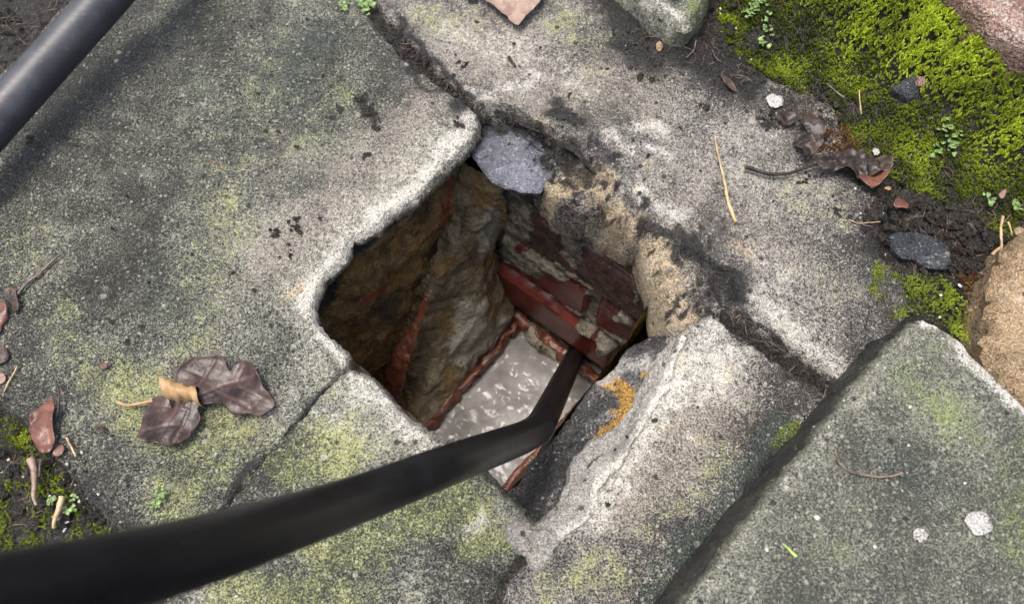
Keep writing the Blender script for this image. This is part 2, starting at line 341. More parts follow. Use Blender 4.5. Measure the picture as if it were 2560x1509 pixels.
# ------------------------------------------------------------ paving
GS = 'paving slabs around the drain hole'
A_OUT = [(800, -160), (925, 50), (1000, 140), (1090, 212), (1150, 250), (1186, 282), (1192, 310), (1182, 340), (1140, 378), (1100, 425), (1055, 472), (1012, 505), (972, 520), (940, 558), (895, 578), (868, 583), (838, 574), (824, 563), (836, 580), (864, 592), (852, 640), (805, 688), (788, 722), (776, 760), (776, 800), (802, 832), (862, 888), (860, 918), (822, 962), (722, 1070), (602, 1208), (522, 1313), (441, 1433), (330, 1350), (225, 1255), (120, 1120), (20, 1010), (-120, 850), (-330, 600), (-150, 330), (40, 150), (260, -110), (500, -160)]
A_MARKS = [('pale', 1.15, [(1165, 300), (1130, 370), (1060, 450), (1000, 500), (930, 555), (870, 600), (800, 690), (770, 760), (780, 810), (840, 890)], 33),
           ('pale', .58, [(1100, 330), (960, 480), (830, 600), (740, 730), (790, 900), (700, 1030)], 70), ('pale', .28, [(700, 560), (600, 760)], 90),
           ('tan', .8, [(1040, 470), (985, 512)], 22), ('tan', .8, [(800, 700), (730, 750)], 26), ('tan', .75, [(1105, 395)], 16),
           ('pink', .8, [(1060, 260), (880, 480), (680, 640)], 110), ('pink', .5, [(700, 400)], 120),
           ('dark', .9, [(940, 60), (1050, 190), (1150, 262)], 12), ('dark', .50, [(330, 40), (120, 300), (0, 420)], 120), ('dark', .35, [(420, 130)], 200), ('dark', .75, [(905, 235), (935, 300)], 18), ('dark', .7, [(1145, 305)], 14),  # broad dark band beside the grey pipe is its shadow put into the colour
           ('teal', .8, [(780, 100), (700, 190)], 110), ('teal', .6, [(500, 200), (560, 300)], 90), ('teal', .65, [(400, 720), (420, 850)], 90), ('teal', .55, [(300, 1130), (450, 1150)], 70),
           ('green', .40, [(700, 180), (560, 480), (540, 640), (450, 850)], 110), ('green', .5, [(850, 230), (760, 330)], 60), ('green', .5, [(520, 40)], 80), ('green', .75, [(300, 960), (420, 1100), (600, 1080), (450, 1250)], 110), ('green', .5, [(150, 800), (260, 1000)], 110), ('green', .42, [(60, 620)], 120),
           ('dark', .35, [(330, 560), (200, 700)], 90), ('dark', .6, [(60, 1060), (200, 1220), (330, 1330)], 55), ('dark', .95, [(860, 925), (722, 1072), (602, 1210), (480, 1370)], 9)]
def A_h(p3, d): return -.0035*sst(fbm(p3, .2, 2, 71), .1, .6)
slabA = stone('paving_slab', A_OUT, 0, .036, MAT['slab'], A_MARKS, seed=1, edge=.0018, step=.0019, sides={'tan': .6, 'dark': .25}, rough=.0017, grid=.0034, relief=.0013, hfun=A_h, side=[(.0015, .15), (.0015, .35), (-.003, .6), (-.012, 1.)])
tag(slabA, 'large mottled grey paving slab with a chipped pale edge, left of the hole', 'paving slab', GS)

E_OUT = [(860, -190), (950, 20), (1022, 95), (1078, 155), (1130, 203), (1166, 234), (1200, 268), (1212, 300), (1250, 318), (1300, 335), (1350, 380), (1372, 432), (1405, 470), (1455, 500), (1500, 512), (1536, 530), (1580, 558), (1622, 574), (1632, 640), (1654, 690), (1672, 750), (1680, 800), (1696, 828), (1728, 800), (1760, 774), (1815, 766), (1852, 780), (1905, 818), (1960, 856), (2040, 905), (2112, 955), (2150, 925), (2205, 860), (2280, 775), (2250, 700), (2195, 640), (2195, 560), (2215, 505), (2140, 440), (2100, 330), (2080, 270), (1960, 215), (1850, 150), (1750, 95), (1650, 30), (1560, -60), (1480, -190)]
SP1 = [(1190, 262), (1235, 268), (1275, 262), (1330, 292), (1385, 330), (1432, 352), (1470, 385), (1520, 420), (1560, 470), (1600, 520), (1600, 600), (1500, 620), (1380, 480), (1180, 400)]
SP2 = [(1575, 560), (1640, 580), (1705, 618), (1785, 650), (1842, 690), (1850, 745), (1835, 790), (1700, 860), (1600, 760)]
SP3 = [(1500, 495), (1535, 498), (1548, 525), (1530, 565), (1490, 540)]
def E_h(p3, d):
    s = SHEET(p3); s = s+np.stack([fbm(p3, .02, 3, 81), fbm(p3, .02, 3, 82)], 1)*16
    a = sst(sdist(s, SP1), -3, 8); fade = 1-sst(s[:, 0], 1330, 1560)*.72
    b = sst(sdist(s, SP2), -4, 10); c = sst(sdist(s, SP3), -10, 18)
    ro = fbm(p3, .012, 3, 84)
    rim = np.exp(-d/.018)*np.maximum(np.maximum(a, b), .25); cr = ridge(p3, .014, 4, 85)*.0090+fbm(p3, .007, 3, 86)*.0042
    return -(a*fade*.021+a*.005*(ro+.4))-b*(.009+.004*ro)-c*.014+np.maximum(a*.8, np.maximum(b*.6, rim))*(cr-.0012)
E_MARKS = [('tan', 1.25, [(1390, 450), (1450, 430), (1500, 470), (1570, 560)], 42), ('tan', 1.25, [(1620, 620), (1690, 780), (1650, 730)], 62), ('pale', .55, [(1480, 450), (1570, 500)], 26), ('pale', .6, [(1625, 640), (1660, 760)], 16), ('tan', .55, [(1740, 700)], 60), ('tan', .6, [(1850, 625), (1880, 640)], 30), ('tan', .6, [(1260, 285), (1400, 330)], 20),
           ('pale', .9, [(1240, 205), (1330, 210)], 28), ('pale', .6, [(1150, 220), (1230, 245)], 25), ('pale', .62, [(1150, 90), (1300, 130), (1420, 190)], 75), ('pale', 0.85, [(1600, 310), (1640, 320)], 26), ('pale', 0.85, [(1530, 345), (1575, 375)], 26), ('pale', 1., [(1630, 360), (1660, 390)], 16),
           ('pale', .75, [(1690, 540), (1600, 470)], 32), ('pale', .85, [(1890, 720), (1950, 800), (2040, 880), (2095, 930)], 38), ('pale', .55, [(1900, 640), (2030, 850)], 60), ('pale', .8, [(1655, 800), (1640, 760)], 14), ('pale', .4, [(1800, 330), (1950, 450)], 130),
           ('pink', .95, [(1200, 110), (1420, 230), (1600, 220)], 120), ('pink', .6, [(1700, 480), (1950, 640)], 130),
           ('green', .55, [(1080, 60), (1180, 50)], 70), ('green', .5, [(1400, 60), (1500, 120)], 70), ('green', .42, [(2100, 560), (2080, 700)], 100), ('green', .4, [(1950, 470), (2050, 500)], 80),
           ('dark', 1.0, [(1000, 60), (1090, 165), (1180, 250)], 14), ('dark', 1.4, [(1540, -20), (1620, 50), (1720, 110), (1860, 175)], 75), ('dark', 1.0, [(1560, 110), (1640, 160)], 50), ('dark', .8, [(2110, 420), (2200, 520), (2190, 640)], 30), ('dark', .6, [(1560, 130), (1640, 170)], 60), ('dark', 1.3, [(1205, 282), (1260, 285), (1335, 318), (1425, 362), (1445, 372)], 15), ('dark', .9, [(1330, 350), (1420, 385), (1480, 425)], 24), ('dark', 1.2, [(1390, 270), (1420, 290), (1450, 305)], 24), ('dark', .7, [(1510, 520), (1560, 545)], 30), ('dark', 1.15, [(1620, 560), (1700, 612), (1790, 660), (1845, 700), (1850, 740)], 18), ('dark', .7, [(1740, 640), (1810, 720)], 30), ('dark', .9, [(1840, 770), (1960, 860)], 8), ('dark', .55, [(1740, 760), (1800, 730)], 35),  # dark line along the second spall's upper step paints in its shadow
           ('dark', .45, [(2150, 430), (2200, 560)], 60), ('dark', .8, [(1930, 300)], 26), ('dark', .55, [(1890, 210), (2040, 330)], 50), ('dark', .5, [(2200, 640), (2230, 800), (2140, 920)], 60), ('dark', .38, [(1700, 640), (1640, 560)], 40), ('dark', .3, [(1780, 560), (1820, 620)], 70),
           ('teal', .5, [(1530, 280), (1620, 420)], 50)]
_r = random.Random(12)
for _ in range(80): E_MARKS.append(('dark', 1.35, [(_r.uniform(1600, 1840), _r.uniform(570, 800))], _r.uniform(4, 11)))
for _ in range(60): E_MARKS.append(('dark', 1.3, [(_r.uniform(1330, 1620), _r.uniform(350, 570))], _r.uniform(4, 11)))
for _ in range(10): E_MARKS.append(('tan', 1.1, [(_r.uniform(1380, 1640), _r.uniform(400, 560))], _r.uniform(8, 20)))
slabE = stone('paving_slab', E_OUT, 0, .062, MAT['slab_tan'], E_MARKS, seed=2, edge=.0024, step=.002, sides={'tan': .5, 'dark': .35}, rough=.0024, grid=.0027, relief=.0016, hfun=E_h, side=[(.001, .15), (.002, .4), (.003, .7), (.001, 1.)])
tag(slabE, 'wide pinkish grey slab with spalled tan edge running right of and behind the hole', 'paving slab', GS)

B_OUT = [(872, 930), (905, 935), (940, 962), (968, 995), (1010, 1045), (1060, 1082), (1112, 1108), (1160, 1155), (1240, 1216), (1290, 1268), (1322, 1300), (1316, 1340), (1288, 1385), (1262, 1440), (1216, 1520), (1135, 1650), (340, 1650), (430, 1480), (480, 1395), (600, 1222), (738, 1066), (822, 975)]
B_MARKS = [('pale', .85, [(880, 950), (960, 1010), (1050, 1090)], 60), ('pale', .5, [(800, 1030), (950, 1100)], 70), ('pale', .8, [(1200, 1260), (1190, 1310)], 26), ('tan', .8, [(1195, 1255)], 22), ('pink', .6, [(1020, 1080)], 70), ('pale', .6, [(1270, 1280), (1320, 1310)], 20), ('pale', .5, [(470, 1480), (600, 1520)], 50), ('pale', .5, [(1020, 1470)], 40),
           ('green', .95, [(850, 1130), (720, 1160)], 90), ('green', 1.0, [(820, 1400), (1000, 1300), (1150, 1250)], 95), ('green', .9, [(1250, 1330), (1180, 1360)], 60), ('green', .9, [(850, 1500), (600, 1480)], 110), ('teal', .8, [(930, 1320), (960, 1360)], 70), ('teal', .5, [(1050, 1420)], 90), ('dark', .5, [(740, 1080), (600, 1230)], 22), ('dark', .45, [(1230, 1440), (1180, 1530)], 40)]
slabB = stone('paving_slab', B_OUT, 0, .04, MAT['slab'], B_MARKS, seed=3, edge=.0032, step=.0022, rough=.0016, grid=.0032, side=[(.002, .2), (.002, .4), (-.002, .7), (-.006, 1.)])
tag(slabB, 'yellow-green lichened slab in front of the hole, crossed by the black pipe', 'paving slab', GS)
lower = stone('lower_layer', [(850, 880), (880, 898), (915, 930), (945, 962), (1005, 1022), (1068, 1082), (1060, 1120), (930, 1020), (830, 930)], -.026, .02, MAT['rust'], [('dark', .6, [(900, 930), (1000, 1030)], 14), ('tan', .5, [(950, 970)], 30)], parent=slabB, seed=4, edge=.004, rough=.0015)

C_OUT = [(1700, 835), (1730, 806), (1782, 790), (1850, 838), (1930, 896), (2000, 940), (2078, 985), (1995, 1095), (1875, 1240), (1760, 1385), (1660, 1510), (1560, 1650), (1155, 1650), (1240, 1512), (1286, 1435), (1340, 1395), (1386, 1350), (1456, 1304), (1486, 1252), (1490, 1222), (1522, 1185), (1562, 1128), (1598, 1067), (1632, 1016), (1664, 955), (1685, 897)]
C_MARKS = [('pale', .85, [(1780, 825), (1720, 910), (1625, 1060), (1540, 1190), (1490, 1290)], 60), ('pale', .8, [(1830, 880), (1760, 960)], 70), ('pale', .7, [(1420, 1320), (1560, 1130)], 50), ('tan', .75, [(1695, 920), (1690, 910)], 24), ('tan', .6, [(1720, 830), (1680, 960)], 20), ('tan', .5, [(1880, 900), (1560, 1160)], 30),
           ('pink', 1.0, [(1760, 1050), (1640, 1150), (1560, 1250)], 110), ('green', .55, [(1880, 1060), (1760, 1200), (1640, 1330)], 55), ('green', .6, [(1400, 1450), (1550, 1420)], 110), ('green', 1.2, [(1985, 1075), (1960, 1070)], 28), ('green', .7, [(1860, 1090)], 30),
           ('teal', .9, [(1950, 1060), (1850, 1200), (1720, 1370), (1640, 1480)], 60), ('dark', 1.0, [(1985, 1105), (1870, 1245), (1750, 1400), (1660, 1510)], 30), ('dark', .8, [(1800, 800), (1920, 885), (2060, 985)], 8), ('dark', .35, [(2000, 1000)], 50), ('pale', 1.2, [(1738, 1096)], 9)]  # wide dark band by the kerb slab paints the shaded crease there
slabC = stone('paving_slab', C_OUT, -.002, .05, MAT['slab_tan'], C_MARKS, seed=5, edge=.0035, rough=.0009, grid=.0032)
tag(slabC, 'tapered slab with bleached upper corner and dark green side, right in front of the hole', 'paving slab', GS)

D_OUT = [(2292, 796), (2335, 815), (2395, 852), (2445, 902), (2505, 962), (2562, 1018), (2720, 1150), (2760, 1700), (1570, 1700), (1735, 1485), (1905, 1262), (2090, 1035), (2240, 850)]
D_MARKS = [('pale', 1.4, [(2296, 802), (2345, 822), (2390, 850)], 18), ('pale', 1.4, [(2400, 858), (2440, 902), (2520, 985), (2600, 1050)], 24), ('pale', .45, [(2250, 860), (2090, 1060), (1900, 1290), (1760, 1480)], 30), ('pale', .4, [(2400, 950)], 120), ('pale', .9, [(2285, 888)], 9),
           ('green', .7, [(2560, 1150), (2520, 1300), (2560, 1400)], 100), ('green', .55, [(2300, 950), (2400, 1080)], 100), ('green', .3, [(2100, 1300)], 160), ('teal', .6, [(2200, 1150), (2350, 1230)], 80), ('teal', .5, [(2480, 1000)], 50), ('dark', .5, [(2020, 1440)], 90), ('dark', .4, [(2120, 1090)], 40)]
slabD = stone('kerb_slab', D_OUT, .055, .085, MAT['kerb'], D_MARKS, seed=6, edge=.0013, sides={'dark': .80}, rough=.0009, grid=.0038, side=[(.002, .12), (.004, .4), (.008, .75), (.009, 1.)])  # side faces: wet dark slime, with some shade put into the colour
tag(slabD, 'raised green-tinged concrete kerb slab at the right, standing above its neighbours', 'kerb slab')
G_OUT = [(1590, -40), (1640, 2), (1690, 40), (1716, 52), (1732, 40), (1752, 4), (1776, -50), (1810, -230), (1430, -230)]
slabG = stone('stone_block', G_OUT, .032, .045, MAT['kerb'], [('pale', .9, [(1590, -30), (1650, 15), (1705, 48)], 20), ('green', .8, [(1735, 30), (1765, -30)], 20), ('dark', .85, [(1690, -5), (1680, -80)], 30)], seed=8, edge=.004, rough=.0008, side=[(.0015, .2), (.002, .5), (.003, 1.)], sides={'pale': .55, 'green': .45})
tag(slabG, 'pale raised stone block whose pointed corner juts in at the top', 'stone block')
H_OUT = [(2290, -200), (2385, -55), (2440, 5), (2500, 55), (2575, 105), (2720, 180), (2900, 100), (2700, -300)]
slabH = stone('red_stone', H_OUT, .088, .05, MAT['redstone'], [('pale', .6, [(2500, 20), (2560, 80)], 40), ('tan', .4, [(2480, 40)], 60), ('dark', .5, [(2400, 10), (2520, 110)], 20)], seed=9, edge=.004)
tag(slabH, 'flat reddish brown stone on top of the mossy bank', 'stone')
def I_h(p3, d): return fbm(p3, .05, 3, 91)*.010+ridge(p3, .028, 5, 92)*.012+ridge(p3, .008, 3, 93)*.0018
rockI = stone('tan_rock', [(2570, 608), (2545, 632), (2524, 680), (2514, 740), (2512, 800), (2500, 850), (2492, 890), (2520, 925), (2570, 968), (2650, 1000), (2800, 960), (2800, 600), (2650, 560)], .030, .05, MAT['tanrock'], [('tan', .6, [(2530, 640), (2510, 760), (2490, 880)], 30), ('pale', .5, [(2560, 760)], 50)], seed=10, sj=2.6, edge=.005, rough=.0055, relief=.002, hfun=I_h, side=[(.001, .15), (-.001, .4), (.001, .7), (.0, 1.)], sides={'dark': .45, 'tan': .5})
tag(rockI, 'rough tan sandstone lump at the right edge beside the kerb slab', 'rock')
rockF = stone('stone_shard', [(1166, 356), (1196, 322), (1250, 312), (1310, 322), (1345, 345), (1368, 398), (1374, 436), (1350, 477), (1312, 476), (1270, 464), (1234, 452), (1208, 418), (1186, 388)], -.019, .009, MAT['bluestone'], [('pale', .40, [(1290, 400), (1330, 440)], 60), ('dark', 1.0, [(1180, 350), (1200, 328), (1260, 320), (1345, 350)], 24), ('dark', .9, [(1236, 392)], 7), ('dark', .9, [(1320, 425)], 6), ('dark', .7, [(1180, 380), (1240, 455)], 13), ('dark', .6, [(1368, 400), (1350, 472)], 10), ('tan', .5, [(1330, 360)], 14)], seed=11, edge=.0016, rough=.0011, relief=.0009, grid=.003, tilt=(.02, .05), step=.002, sides={'dark': .5})
tag(rockF, 'bluish grey stone shard wedged across the back corner of the hole', 'stone shard')
rockK = stone('slate_chip', [(2232, 590), (2262, 577), (2330, 588), (2372, 612), (2378, 650), (2366, 668), (2330, 664), (2305, 655), (2296, 642), (2262, 638), (2240, 618)], .002, .012, MAT['slate'], [('pale', .3, [(2330, 640)], 30)], seed=12, edge=.0016, rough=.0012, relief=.0007, step=.002)
tag(rockK, 'flat bluish black slate chip on dark soil above the green moss', 'slate chip')
# sloping black edge below slab C, with the grey mortar bed
def loft(rows, nu, nv, amp=0., size=.02, seed=0, bulge=0.):
    rows = [catmull(r, 10) for r in rows]; R = []
    for r in rows:
        s = np.concatenate([[0], np.cumsum(np.linalg.norm(np.diff(r, axis=0), axis=1))]); t = np.linspace(0, s[-1], nu)
        R.append(np.stack([np.interp(t, s, r[:, k]) for k in range(3)], 1))
    R = np.array(R); k = np.linspace(0, len(rows)-1, nv); i = np.clip(np.floor(k).astype(int), 0, len(rows)-2); f = (k-i)[:, None, None]
    G = R[i]*(1-f)+R[i+1]*f
    du = np.gradient(G, axis=1); dv = np.gradient(G, axis=0); n = np.cross(du, dv); n /= np.maximum(np.linalg.norm(n, axis=2), 1e-9)[..., None]
    q = G.reshape(-1, 3); off = fbm(q, size, 4, seed)*amp+bulge*np.sin(np.pi*np.linspace(0, 1, nv)).repeat(nu)
    q = q+n.reshape(-1, 3)*off[:, None]
    fs = [(a*nu+b, a*nu+b+1, (a+1)*nu+b+1, (a+1)*nu+b) for a in range(nv-1) for b in range(nu-1)]
    return q, fs
up = [(1319, 1318), (1350, 1307), (1391, 1261), (1417, 1210), (1437, 1154), (1483, 1103), (1524, 1082), (1570, 1036), (1606, 970), (1642, 903), (1680, 842)]
lo = [(1262, 1240), (1285, 1217), (1305, 1195), (1330, 1162), (1359, 1126), (1410, 1062), (1459, 1000), (1526, 922), (1570, 872), (1610, 850), (1655, 840)]
q, fs = loft([[P(x, y, -.014) for x, y in up], [P(x*.6+a*.4, y*.6+b*.4, -.016) for (x, y), (a, b) in zip(up, lo)], [P(x, y, -.032) for x, y in lo], [P(x+8, y+14, -.055) for x, y in lo], [P(x+80, y+60, -.06) for x, y in lo]], 110, 44, .0032, .016, 41)
at = paint(q, [('tan', 1.15, [(1548, 935), (1572, 985)], 26), ('tan', 1.15, [(1580, 980), (1540, 1030)], 26), ('tan', 1.3, [(1535, 1055), (1520, 1095)], 20), ('tan', .9, [(1610, 915)], 14), ('pale', 1.0, [(1620, 880), (1580, 890), (1540, 930)], 24), ('pale', .7, [(1350, 1280), (1420, 1190)], 12), ('pale', .6, [(1500, 1050), (1520, 1030)], 18), ('pale', .6, [(1400, 1170)], 14), ('dark', .7, [(1300, 1250), (1380, 1170)], 50)], 3)
q2 = mesh('broken_edge', q, fs, MAT['blackedge'], slabC, at)
tag(q2, 'black sloping broken edge with a yellow ochre patch')
outer = [(1376, 1379), (1391, 1348), (1462, 1302), (1493, 1251), (1491, 1220), (1524, 1185), (1565, 1128), (1601, 1067), (1636, 1016), (1667, 955), (1688, 898), (1713, 842)]
trough = [(1340, 1335), (1355, 1318), (1381, 1287), (1422, 1241), (1452, 1205), (1493, 1154), (1539, 1098), (1585, 1042), (1626, 970), (1662, 909), (1693, 847)]
q, fs = loft([[P(x+14, y+10, -.008) for x, y in outer], [P(x+2, y+2, -.001) for x, y in outer], [P(x-10, y-8, -.0022) for x, y in outer], [P(x, y, -.0085) for x, y in trough], [P(x, y, -.0075) for x, y in up], [P(x-6, y-4, -.018) for x, y in up]], 150, 52, .0022, .012, 48)
q[:, 2] += ridge(q, .010, 3, 49)*.0008
at = paint(q, [('dark', .8, [(1480, 1165), (1506, 1112)], 6), ('dark', .4, [(1380, 1290), (1420, 1240)], 10), ('pale', .9, [(1713, 850), (1640, 1010), (1570, 1125), (1495, 1225), (1465, 1300), (1390, 1350)], 20), ('dark', .45, [(1640, 930), (1560, 1070), (1440, 1215)], 9), ('dark', .5, [(1680, 850)], 16), ('tan', .5, [(1690, 905)], 12)], 5)
mort = mesh('mortar_bed', q, fs, MAT['mortar'], attrs=at)
lump = stone('mortar_lump', [(1296, 1296), (1330, 1318), (1362, 1325), (1400, 1340), (1392, 1372), (1372, 1392), (1352, 1420), (1330, 1408), (1322, 1385), (1296, 1372), (1268, 1352), (1262, 1318), (1276, 1300)], .0015, .012, MAT['mortar'], [('pink', .7, [(1330, 1350)], 40), ('dark', .6, [(1326, 1330)], 8), ('tan', .5, [(1378, 1362)], 10)], parent=mort, seed=13, edge=.003, rough=.002, relief=.0018, grid=.0024, step=.002)
tag(mort, 'ragged pale grey mortar strip along the front right edge of the hole', 'mortar')
# ------------------------------------------------------------ drain chamber
def pit_mat(name, cols, rough=.3, bump=1.):
    m, nt, b = new_mat(name); v = OBJ(nt); n1 = NZ(nt, v, 62, 6, .68, .1); n2 = NZ(nt, v, 26, 5, .65); n3 = NZ(nt, v, 260, 3, .6)
    c = MIX(nt, SS(nt, n1, .36, .62), cols[0], cols[1]); c = MIX(nt, SS(nt, ADD(nt, n2, CEN(nt, n3, .25)), .50, .64), c, cols[2]); c = MIX(nt, SS(nt, ADD(nt, AT(nt, 'red'), CEN(nt, n1, 1.0)), .4, .7), c, cols[3]); c = MIX(nt, SS(nt, ADD(nt, AT(nt, 'grey'), CEN(nt, n1, .9), CEN(nt, n3, .5)), .4, .65), c, cols[4])
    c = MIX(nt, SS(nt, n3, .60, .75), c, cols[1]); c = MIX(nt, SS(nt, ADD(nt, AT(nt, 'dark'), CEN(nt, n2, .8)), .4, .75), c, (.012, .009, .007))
    nt.links.new(c, b.inputs['Base Color']); nt.links.new(M(nt, 'MAXIMUM', ADD(nt, rough, CEN(nt, n3, .5)), .1), b.inputs['Roughness'])
    BUMP(nt, b, [(n1, .006*bump), (n3, .0015*bump)]); return m
MAT['render'] = pit_mat('ochre_render', [(.10, .060, .020), (.25, .155, .052), (.055, .04, .022), (.17, .03, .014), (.20, .175, .125)])
MAT['bench'] = pit_mat('wet_mortar', [(.105, .084, .048), (.21, .175, .115), (.20, .125, .042), (.17, .05, .025), (.29, .275, .225)], rough=.30)
MAT['clay'] = simple_mat('wet_terracotta', (.10, .034, .019), (.20, .070, .042), 70, .2, [(120, .0022), (400, .0008)], c2=(.09, .075, .055), s2=110)
def pmask(s, marks):
    a = {k: np.zeros(len(s)) for k in ('red', 'grey', 'dark')}
    for k, st, pts, wd in marks:
        d = dist_poly(s, np.array(pts, float), False) if len(pts) > 1 else np.linalg.norm(s-np.array(pts[0]), axis=1)
        a[k] = np.maximum(a[k], st*np.exp(-(d/wd)**2))
    return a
def wallgrid(org, along, nrm, s0, s1, z0, z1, st, off):
    ns, nz = int((s1-s0)/st), int((z1-z0)/st); S, Z = np.meshgrid(np.linspace(s0, s1, ns), np.linspace(z0, z1, nz)); S, Z = S.ravel(), Z.ravel()
    base = org+S[:, None]*along; base[:, 2] = Z; o = off(S, Z, base)
    q = base+nrm*o[:, None]; fs = [(a*ns+b, a*ns+b+1, (a+1)*ns+b+1, (a+1)*ns+b) for a in range(nz-1) for b in range(ns-1)]
    return q, fs, S, Z
# left wall, rendered
K0 = P(1200, 450, -.06); L0 = K0-V*.022
def Loff(S, Z, b): return fbm(b, .05, 4, 51)*.008+ridge(b, .03, 5, 52)*.0045+fbm(b, .008, 3, 53)*.0012-.012*sst(S, .06, .2)-.008*sst(Z, -.10, -.05)-.03*sst(Z, -.055, -.02)
q, fs, S, Z = wallgrid(L0, U, V, -.08, .50, -.42, -.016, .0028, Loff)
at = pmask(SHEET(q), [('red', .8, [(900, 600), (1040, 500)], 30), ('red', .7, [(900, 760), (960, 720)], 14), ('red', .6, [(1130, 440), (1110, 560)], 30), ('dark', .8, [(1080, 640), (1110, 600)], 28), ('grey', .5, [(1000, 560), (1090, 480)], 14), ('dark', .9, [(1160, 400), (1080, 440), (960, 560), (860, 640), (800, 760)], 32)])  # long dark band at the wall top paints the shade below the slab
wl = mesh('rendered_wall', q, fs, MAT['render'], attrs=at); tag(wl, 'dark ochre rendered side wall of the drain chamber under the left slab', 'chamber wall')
# right wall, brick
B0 = np.array([.01, .13, 0])-U*.012
def bs(x, y): p = PP(x, y, B0, U); return ((p-B0) @ V, p[2])
BR = [(-.047, .125, -.291, -.231, .016), (.128, .30, -.291, -.231, .012), (-.03, .080, -.222, -.162, .008), (.092, .215, -.220, -.160, .006), (-.08, .26, -.152, -.088, .006), (-.02, .10, -.362, -.302, .002), (-.1, .30, -.080, -.03, .006)]
SM = [[(1200, 440), (1310, 470), (1320, 560), (1300, 610), (1380, 690), (1362, 682), (1330, 660), (1290, 630), (1245, 610), (1180, 600), (1170, 500)],
      [(1240, 590), (1310, 610), (1400, 640), (1470, 690), (1520, 730), (1500, 760), (1460, 706), (1420, 690), (1372, 672), (1366, 690), (1335, 680), (1290, 650), (1240, 625)],
      [(1478, 705), (1498, 735), (1490, 785), (1512, 818), (1500, 826), (1440, 778), (1380, 731), (1352, 711), (1372, 710), (1420, 740), (1476, 772), (1482, 740)],
      [(1530, 770), (1570, 765), (1600, 785), (1590, 815), (1560, 800), (1545, 790), (1535, 800)], [(1500, 800), (1560, 830), (1620, 850), (1560, 890), (1510, 860)],
      [(1238, 712), (1290, 742), (1350, 790), (1400, 832), (1480, 918), (1560, 975), (1500, 995), (1440, 915), (1380, 855), (1300, 792), (1250, 775)]]
SM += [[(1412, 560), (1450, 572), (1474, 640), (1445, 664), (1408, 622)], [(1300, 470), (1345, 500), (1352, 560), (1322, 610), (1290, 600)], [(1590, 700), (1612, 720), (1606, 760), (1584, 745)]]
SM = [[bs(*q) for q in s] for s in SM]
def mort_mask(S, Z, b):
    w2 = np.stack([S, Z], 1)+np.stack([fbm(b, .014, 4, 61), fbm(b, .014, 4, 62)], 1)*.005; m = np.full(len(S), -1.)
    for s in SM: m = np.maximum(m, sdist(w2, s))
    return m-.0016
def Boff(S, Z, b):
    o = fbm(b, .02, 3, 63)*.002; j = fbm(b, .02, 3, 66)*.0006
    for s0, s1, z0, z1, pr in BR:
        d = np.minimum(np.minimum(S-s0, s1-S), np.minimum(Z-z0, z1-Z))+j
        o = np.maximum(o, pr*sst(d, -.0005, .0028)+fbm(b, .04, 2, int(abs(s0)*900))*.0006)
    m = mort_mask(S, Z, b); o = o+sst(m, -.001, .005)*(.0025+fbm(b, .014, 4, 64)*.0032)
    return o-.016*sst(Z, -.066, -.025)
q, fs, S, Z = wallgrid(B0, V, U, -.10, .34, -.42, -.016, .0022, Boff)
bb = B0+S[:, None]*V; bb[:, 2] = Z
inb = np.max([np.minimum(np.minimum(S-s0, s1-S), np.minimum(Z-z0, z1-Z)) for s0, s1, z0, z1, _ in BR], axis=0)
mo = np.maximum(sst(mort_mask(S, Z, bb), -.0015, .0025), 1-sst(inb, -.001, .001))
def brick_mat():
    m, nt, b = new_mat('red_glazed_brick'); v = OBJ(nt); n1 = NZ(nt, v, 45, 4, .6); n3 = NZ(nt, v, 300, 3, .6); n2 = NZ(nt, v, 90, 5, .65)
    br = MIX(nt, SS(nt, n1, .35, .65), (.06, .012, .009), (.125, .026, .019)); dk = MIX(nt, SS(nt, n2, .4, .6), (.02, .016, .014), (.085, .042, .032)); dk = MIX(nt, SS(nt, n3, .58, .72), dk, (.17, .12, .10))
    br = MIX(nt, SS(nt, ADD(nt, AT(nt, 'dirt'), CEN(nt, n1, 1.2), CEN(nt, n2, .7), CEN(nt, n3, .3)), .38, .62), br, dk)
    mo_ = MIX(nt, SS(nt, n2, .36, .62), (.07, .063, .047), (.19, .17, .133)); mo_ = MIX(nt, SS(nt, n3, .55, .7), mo_, (.27, .25, .205))
    mf = SS(nt, ADD(nt, AT(nt, 'mortar'), CEN(nt, n3, .5)), .42, .58)
    nt.links.new(MIX(nt, mf, br, mo_), b.inputs['Base Color'])
    dfac = SS(nt, AT(nt, 'dirt'), .3, .7); nt.links.new(ADD(nt, .36, M(nt, 'MULTIPLY', mf, .2), M(nt, 'MULTIPLY', dfac, .15), CEN(nt, n3, .2)), b.inputs['Roughness'])
    hs = M(nt, 'MAXIMUM', mf, dfac); b.inputs['Specular IOR Level'].default_value = .3; BUMP(nt, b, [(M(nt, 'MULTIPLY', n2, ADD(nt, hs, .08)), .0045), (M(nt, 'MULTIPLY', n3, ADD(nt, hs, .1)), .0013)]); return m
MAT['brick'] = brick_mat()
dirt = np.maximum(sst(Z, -.185, -.140), .55*sst(S, .07, .13)*sst(Z, -.30, -.24)); dirt = np.maximum(dirt, .6*sst(Z, -.285, -.31))
wr = mesh('brick_wall', q, fs, MAT['brick'], attrs={'mortar': mo, 'dirt': dirt}); tag(wr, 'wall of dark red glazed bricks with smeared grey mortar inside the hole', 'brick wall')
